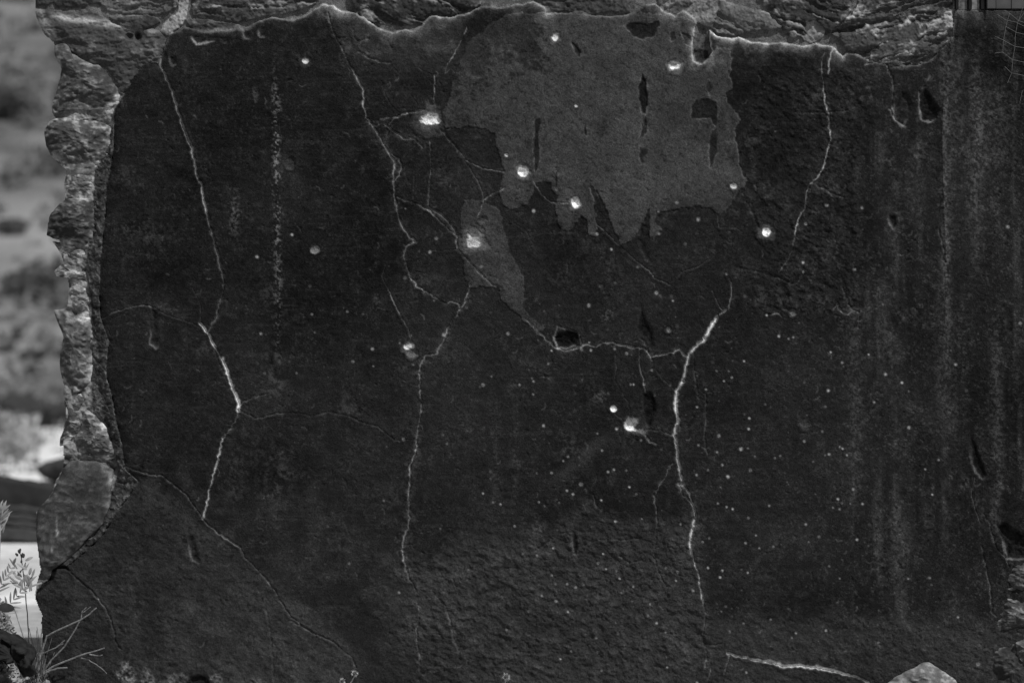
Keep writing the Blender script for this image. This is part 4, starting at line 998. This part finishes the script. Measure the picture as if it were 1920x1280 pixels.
def leafmesh(c, direc, L, W, bend, nrm):
    d = direc.normalized(); s = d.cross(nrm).normalized(); V = []; F = []
    n = 6
    for i in range(n + 1):
        t = i / n; wd = W * math.sin(math.pi * min(1, .08 + t * .92)) ** .8; p = c + d * L * t + nrm * bend * t * t * L
        V += [p - s * wd, p + nrm * wd * .25, p + s * wd]
    for i in range(n):
        F += [(i * 3, i * 3 + 1, i * 3 + 4, i * 3 + 3), (i * 3 + 1, i * 3 + 2, i * 3 + 5, i * 3 + 4)]
    return V, F
def leafplant(label, name, px, py, D, specs, mat, seed, cat='plant'):
    base = at(px, py, D); t = empty(name, base); bpy.context.view_layer.update(); tag(t, label, cat); r = random.Random(seed); s = U * D / CAMD
    for (a, b, ang, L, W) in specs:
        p = at(a, b, D + r.uniform(-.06, .06)) - base
        d = Vector((math.cos(math.radians(ang)), r.uniform(-.5, .1), math.sin(math.radians(ang))))
        V, F = leafmesh(p, d, L * s, W * s, r.uniform(-.25, .05), Vector((r.uniform(-.3, .3), -1, .35)).normalized())
        me = bpy.data.meshes.new('leaf'); me.from_pydata([tuple(v) for v in V], [], F); me.update()
        me.polygons.foreach_set('use_smooth', np.ones(len(me.polygons), bool))
        o = link('leaf', me, mat); o.parent = t
    tube('stem', [(0, 0, 0), at(specs[0][0], specs[0][1], D) - base], .004, M_LF, t)
r = random.Random(5)
def frond(x0, y0, ang, n, L):
    out = []
    for k in range(n):
        t = k / n; x = x0 + math.cos(math.radians(ang)) * L * t; y = y0 - math.sin(math.radians(ang)) * L * t
        for sgn in (-1, 1): out.append((x, y, ang + sgn * r.uniform(25, 55), L * .42 * (1 - .5 * t) * r.uniform(.8, 1.2), 2.0))
    out.append((x0 + math.cos(math.radians(ang)) * L, y0 - math.sin(math.radians(ang)) * L, ang, L * .3, 3)); return out
leafplant('pale feathery leaf shoot over the bright ground by the flower stalk', 'leafy_plant', 2, 1150, 8.85, frond(2,1150,48,8,70) + frond(-6,1110,60,7,60), M_LF, 1)
leafplant('pale broad-leaved shoot hugging the wall end below the timber beam', 'leafy_plant', 46, 1100, 8.9, [(30 + 30 * r.random(), 1050 + 60 * r.random(), r.uniform(20, 150), r.uniform(14, 30), r.uniform(1.5, 3.2)) for k in range(26)], M_LF, 2)
leafplant('pale thin-leaved shoot in front of the dark timber beam', 'leafy_plant', -4, 1130, 8.8, [(-8 + 14 * r.random(), 960 + 40 * r.random(), r.uniform(30, 110), r.uniform(18, 46), r.uniform(1.2, 2.4)) for k in range(22)], M_LF, 3)
leafplant('dark oval leaf on a bent stem above the dark rock', 'leafy_plant', 45, 1195, 8.7, [(27,1140,172,36,9)], M_DK, 4)
ptb = bpy.data.objects[-1] if False else None
# low ground cover
V = []; F = []; r = random.Random(9)
for k in range(5200):
    px = r.uniform(-60, 130); D = r.uniform(8.3, 9.3)
    if px > 70 + r.uniform(0, 30): continue
    x = (px - 960) * U * D / CAMD; y = D - CAMD; z = float(thill(np.array(x), np.array(y))) + r.uniform(0, .06)
    c = Vector((x, y, z)); a = Vector((r.gauss(0, 1), r.gauss(0, 1), r.gauss(0, .7))).normalized(); b = a.orthogonal().normalized(); s = r.uniform(.008, .020)
    i = len(V); V += [tuple(c - a * s), tuple(c + b * s * .6), tuple(c + a * s), tuple(c - b * s * .6)]; F.append((i, i + 1, i + 2, i + 3))
me = bpy.data.meshes.new('ground_cover'); me.from_pydata(V, [], F); me.update()
tag(link('ground_cover', me, mat_noise('low_herbs', .13, .34, 25, bump=0)), 'pale low herbs covering the ground beside the wall end', 'plants', kind='stuff')
boulder('rock', [(-40,1190),(-5,1195),(15,1203),(30,1212),(48,1222),(55,1240),(52,1262),(44,1280),(36,1262),(30,1244),(0,1248),(-40,1250)], 8.55, .10, mat_noise('black_rock', .010, .022, 30, bump=.8, bdist=.02), 'jagged dark rock among low herbs by the twig plant', 'rock', 21, .9)

# pale stone lying against the wall, thistle heads, lichen tuft
rs = rock('fallen_stone', [(1640,1300),(1668,1276),(1690,1262),(1715,1250),(1732,1240),(1745,1241),(1760,1252),(1790,1273),(1805,1300),(1790,1400),(1660,1400)], .05, .06, .10, 81, None, depth=.16, pale=.12)
tag(rs, 'pale peaked stone leaning against the foot of the wall', 'stone')
def thistle(px, py, rpx, stem, label):
    t = empty('thistle', at_h(stem[-1][0], stem[-1][1], .08)); bpy.context.view_layer.update(); tag(t, label, 'thistle')
    rr = random.Random(int(px)); bm = bmesh.new(); bmesh.ops.create_icosphere(bm, subdivisions=2, radius=rpx * U * .55)
    for v in list(bm.verts):
        v.co.z *= .85
    me = bpy.data.meshes.new('flower_head'); bm.to_mesh(me); bm.free()
    o = link('flower_head', me, mat_noise('thistle_head', .03, .07, 120)); o.parent = t; o.location = at_h(px, py, .08) - t.location
    V = []; F = []
    for k in range(90):
        d = Vector((rr.gauss(0, 1), rr.gauss(0, 1), rr.gauss(0, 1))).normalized(); s = d.orthogonal().normalized() * .0009
        a = d * rpx * U * .45; b = d * rpx * U * rr.uniform(.85, 1.15); i = len(V)
        V += [tuple(a - s), tuple(a + s), tuple(b)]; F.append((i, i + 1, i + 2))
    me = bpy.data.meshes.new('bristles'); me.from_pydata(V, [], F); me.update(); q = link('bristles', me, M_TH); q.parent = o
    ptube(t, 'stem', stem, .08, .0026, M_PT, .8)
thistle(665, 1262, 8, [(664,1268),(660,1275),(652,1290)], 'dry spiky thistle head standing upright at the end of the diagonal crack')
thistle(642, 1276, 7, [(640,1280),(634,1288),(630,1296)], 'dry thistle head bent low beside a taller thistle')
thistle(949, 1268, 9, [(948,1276),(947,1286),(946,1296)], 'solitary thistle head in front of the rough lower plaster')

# ------------------------------------------------------------------ boards over the pier, wire netting
bd = empty('boarded_lintel', world(1860, 17, .0)); bpy.context.view_layer.update()
tag(bd, 'grey weathered boards set on top of the projecting pier', 'boards')
M_WB = mat_noise('grey_board', .045, .085, 14, bump=.5, bdist=.004); M_WD = mat_noise('dark_post', .010, .02, 20); M_WP = mat_noise('pale_plaster_lump', .04, .26, 22, bump=.5, bdist=.01)
def bx(name, x0, x1, y0, y1, h0, h1, mat):
    x0, z1, x1, z0 = (x0 - 960) * U, CZ + (640 - y0) * U, (x1 - 960) * U, CZ + (640 - y1) * U
    bm = bmesh.new(); bmesh.ops.create_cube(bm, size=1)
    for v in bm.verts: v.co = Vector(((x0 + x1) / 2 + v.co.x * (x1 - x0), -(h0 + h1) / 2 + v.co.y * (h1 - h0), (z0 + z1) / 2 + v.co.z * (z1 - z0))) - bd.location
    bmesh.ops.bevel(bm, geom=list(bm.edges), offset=.0015, segments=2, affect='EDGES')
    me = bpy.data.meshes.new(name); bm.to_mesh(me); bm.free(); o = link(name, me, mat); o.parent = bd
    return o
for (a, b) in [(1851,1867.2),(1867.8,1896.2),(1896.8,1930.2),(1930.8,1960.2),(1960.8,1990)]: bx('board', a, b, -70, 16.5, -.12, -.002 + random.uniform(-.003, .002), M_WB)
for (a, b) in [(1793,1798),(1817,1823),(1840,1849)]: bx('post', a, b, -70, 17, -.12, -.012, M_WD)
for (a, b) in [(1799,1816),(1824,1839)]: bx('infill', a, b, -70, 17, -.12, -.025, M_WP)
bx('lining', 1792, 1995, -72, 19.5, -.20, -.13, M_WD)

nt_ = empty('wire_netting', world(1890, 100, .012)); bpy.context.view_layer.update()
tag(nt_, 'thin bent wire netting hanging against the streaked pier', 'netting')
M_WR = mat_noise('pale_wire', .12, .20, 40, bump=0)
for pts in [[(1893,25),(1886,50),(1882,75),(1880,100)],[(1918,14),(1910,38),(1908,42),(1904,65),(1903,88),(1899,112),(1897,137),(1889,156)],[(1879,25),(1893,25),(1909,39),(1922,43)],[(1870,27),(1886,38),(1905,42),(1925,52)],
            [(1886,50),(1906,61),(1925,66)],[(1865,68),(1880,75),(1902,87),(1925,91)],[(1866,100),(1880,98),(1898,112),(1925,118)],[(1884,125),(1896,137),(1925,143)],[(1925,168),(1917,170),(1912,194),(1925,196)],[(1922,22),(1908,42)]]:
    P = [Vector(world(a, b, -.002 + random.uniform(0, .002))) - nt_.location for a, b in pts]
    tube('wire', P, .0006, M_WR, nt_, 5, 1)
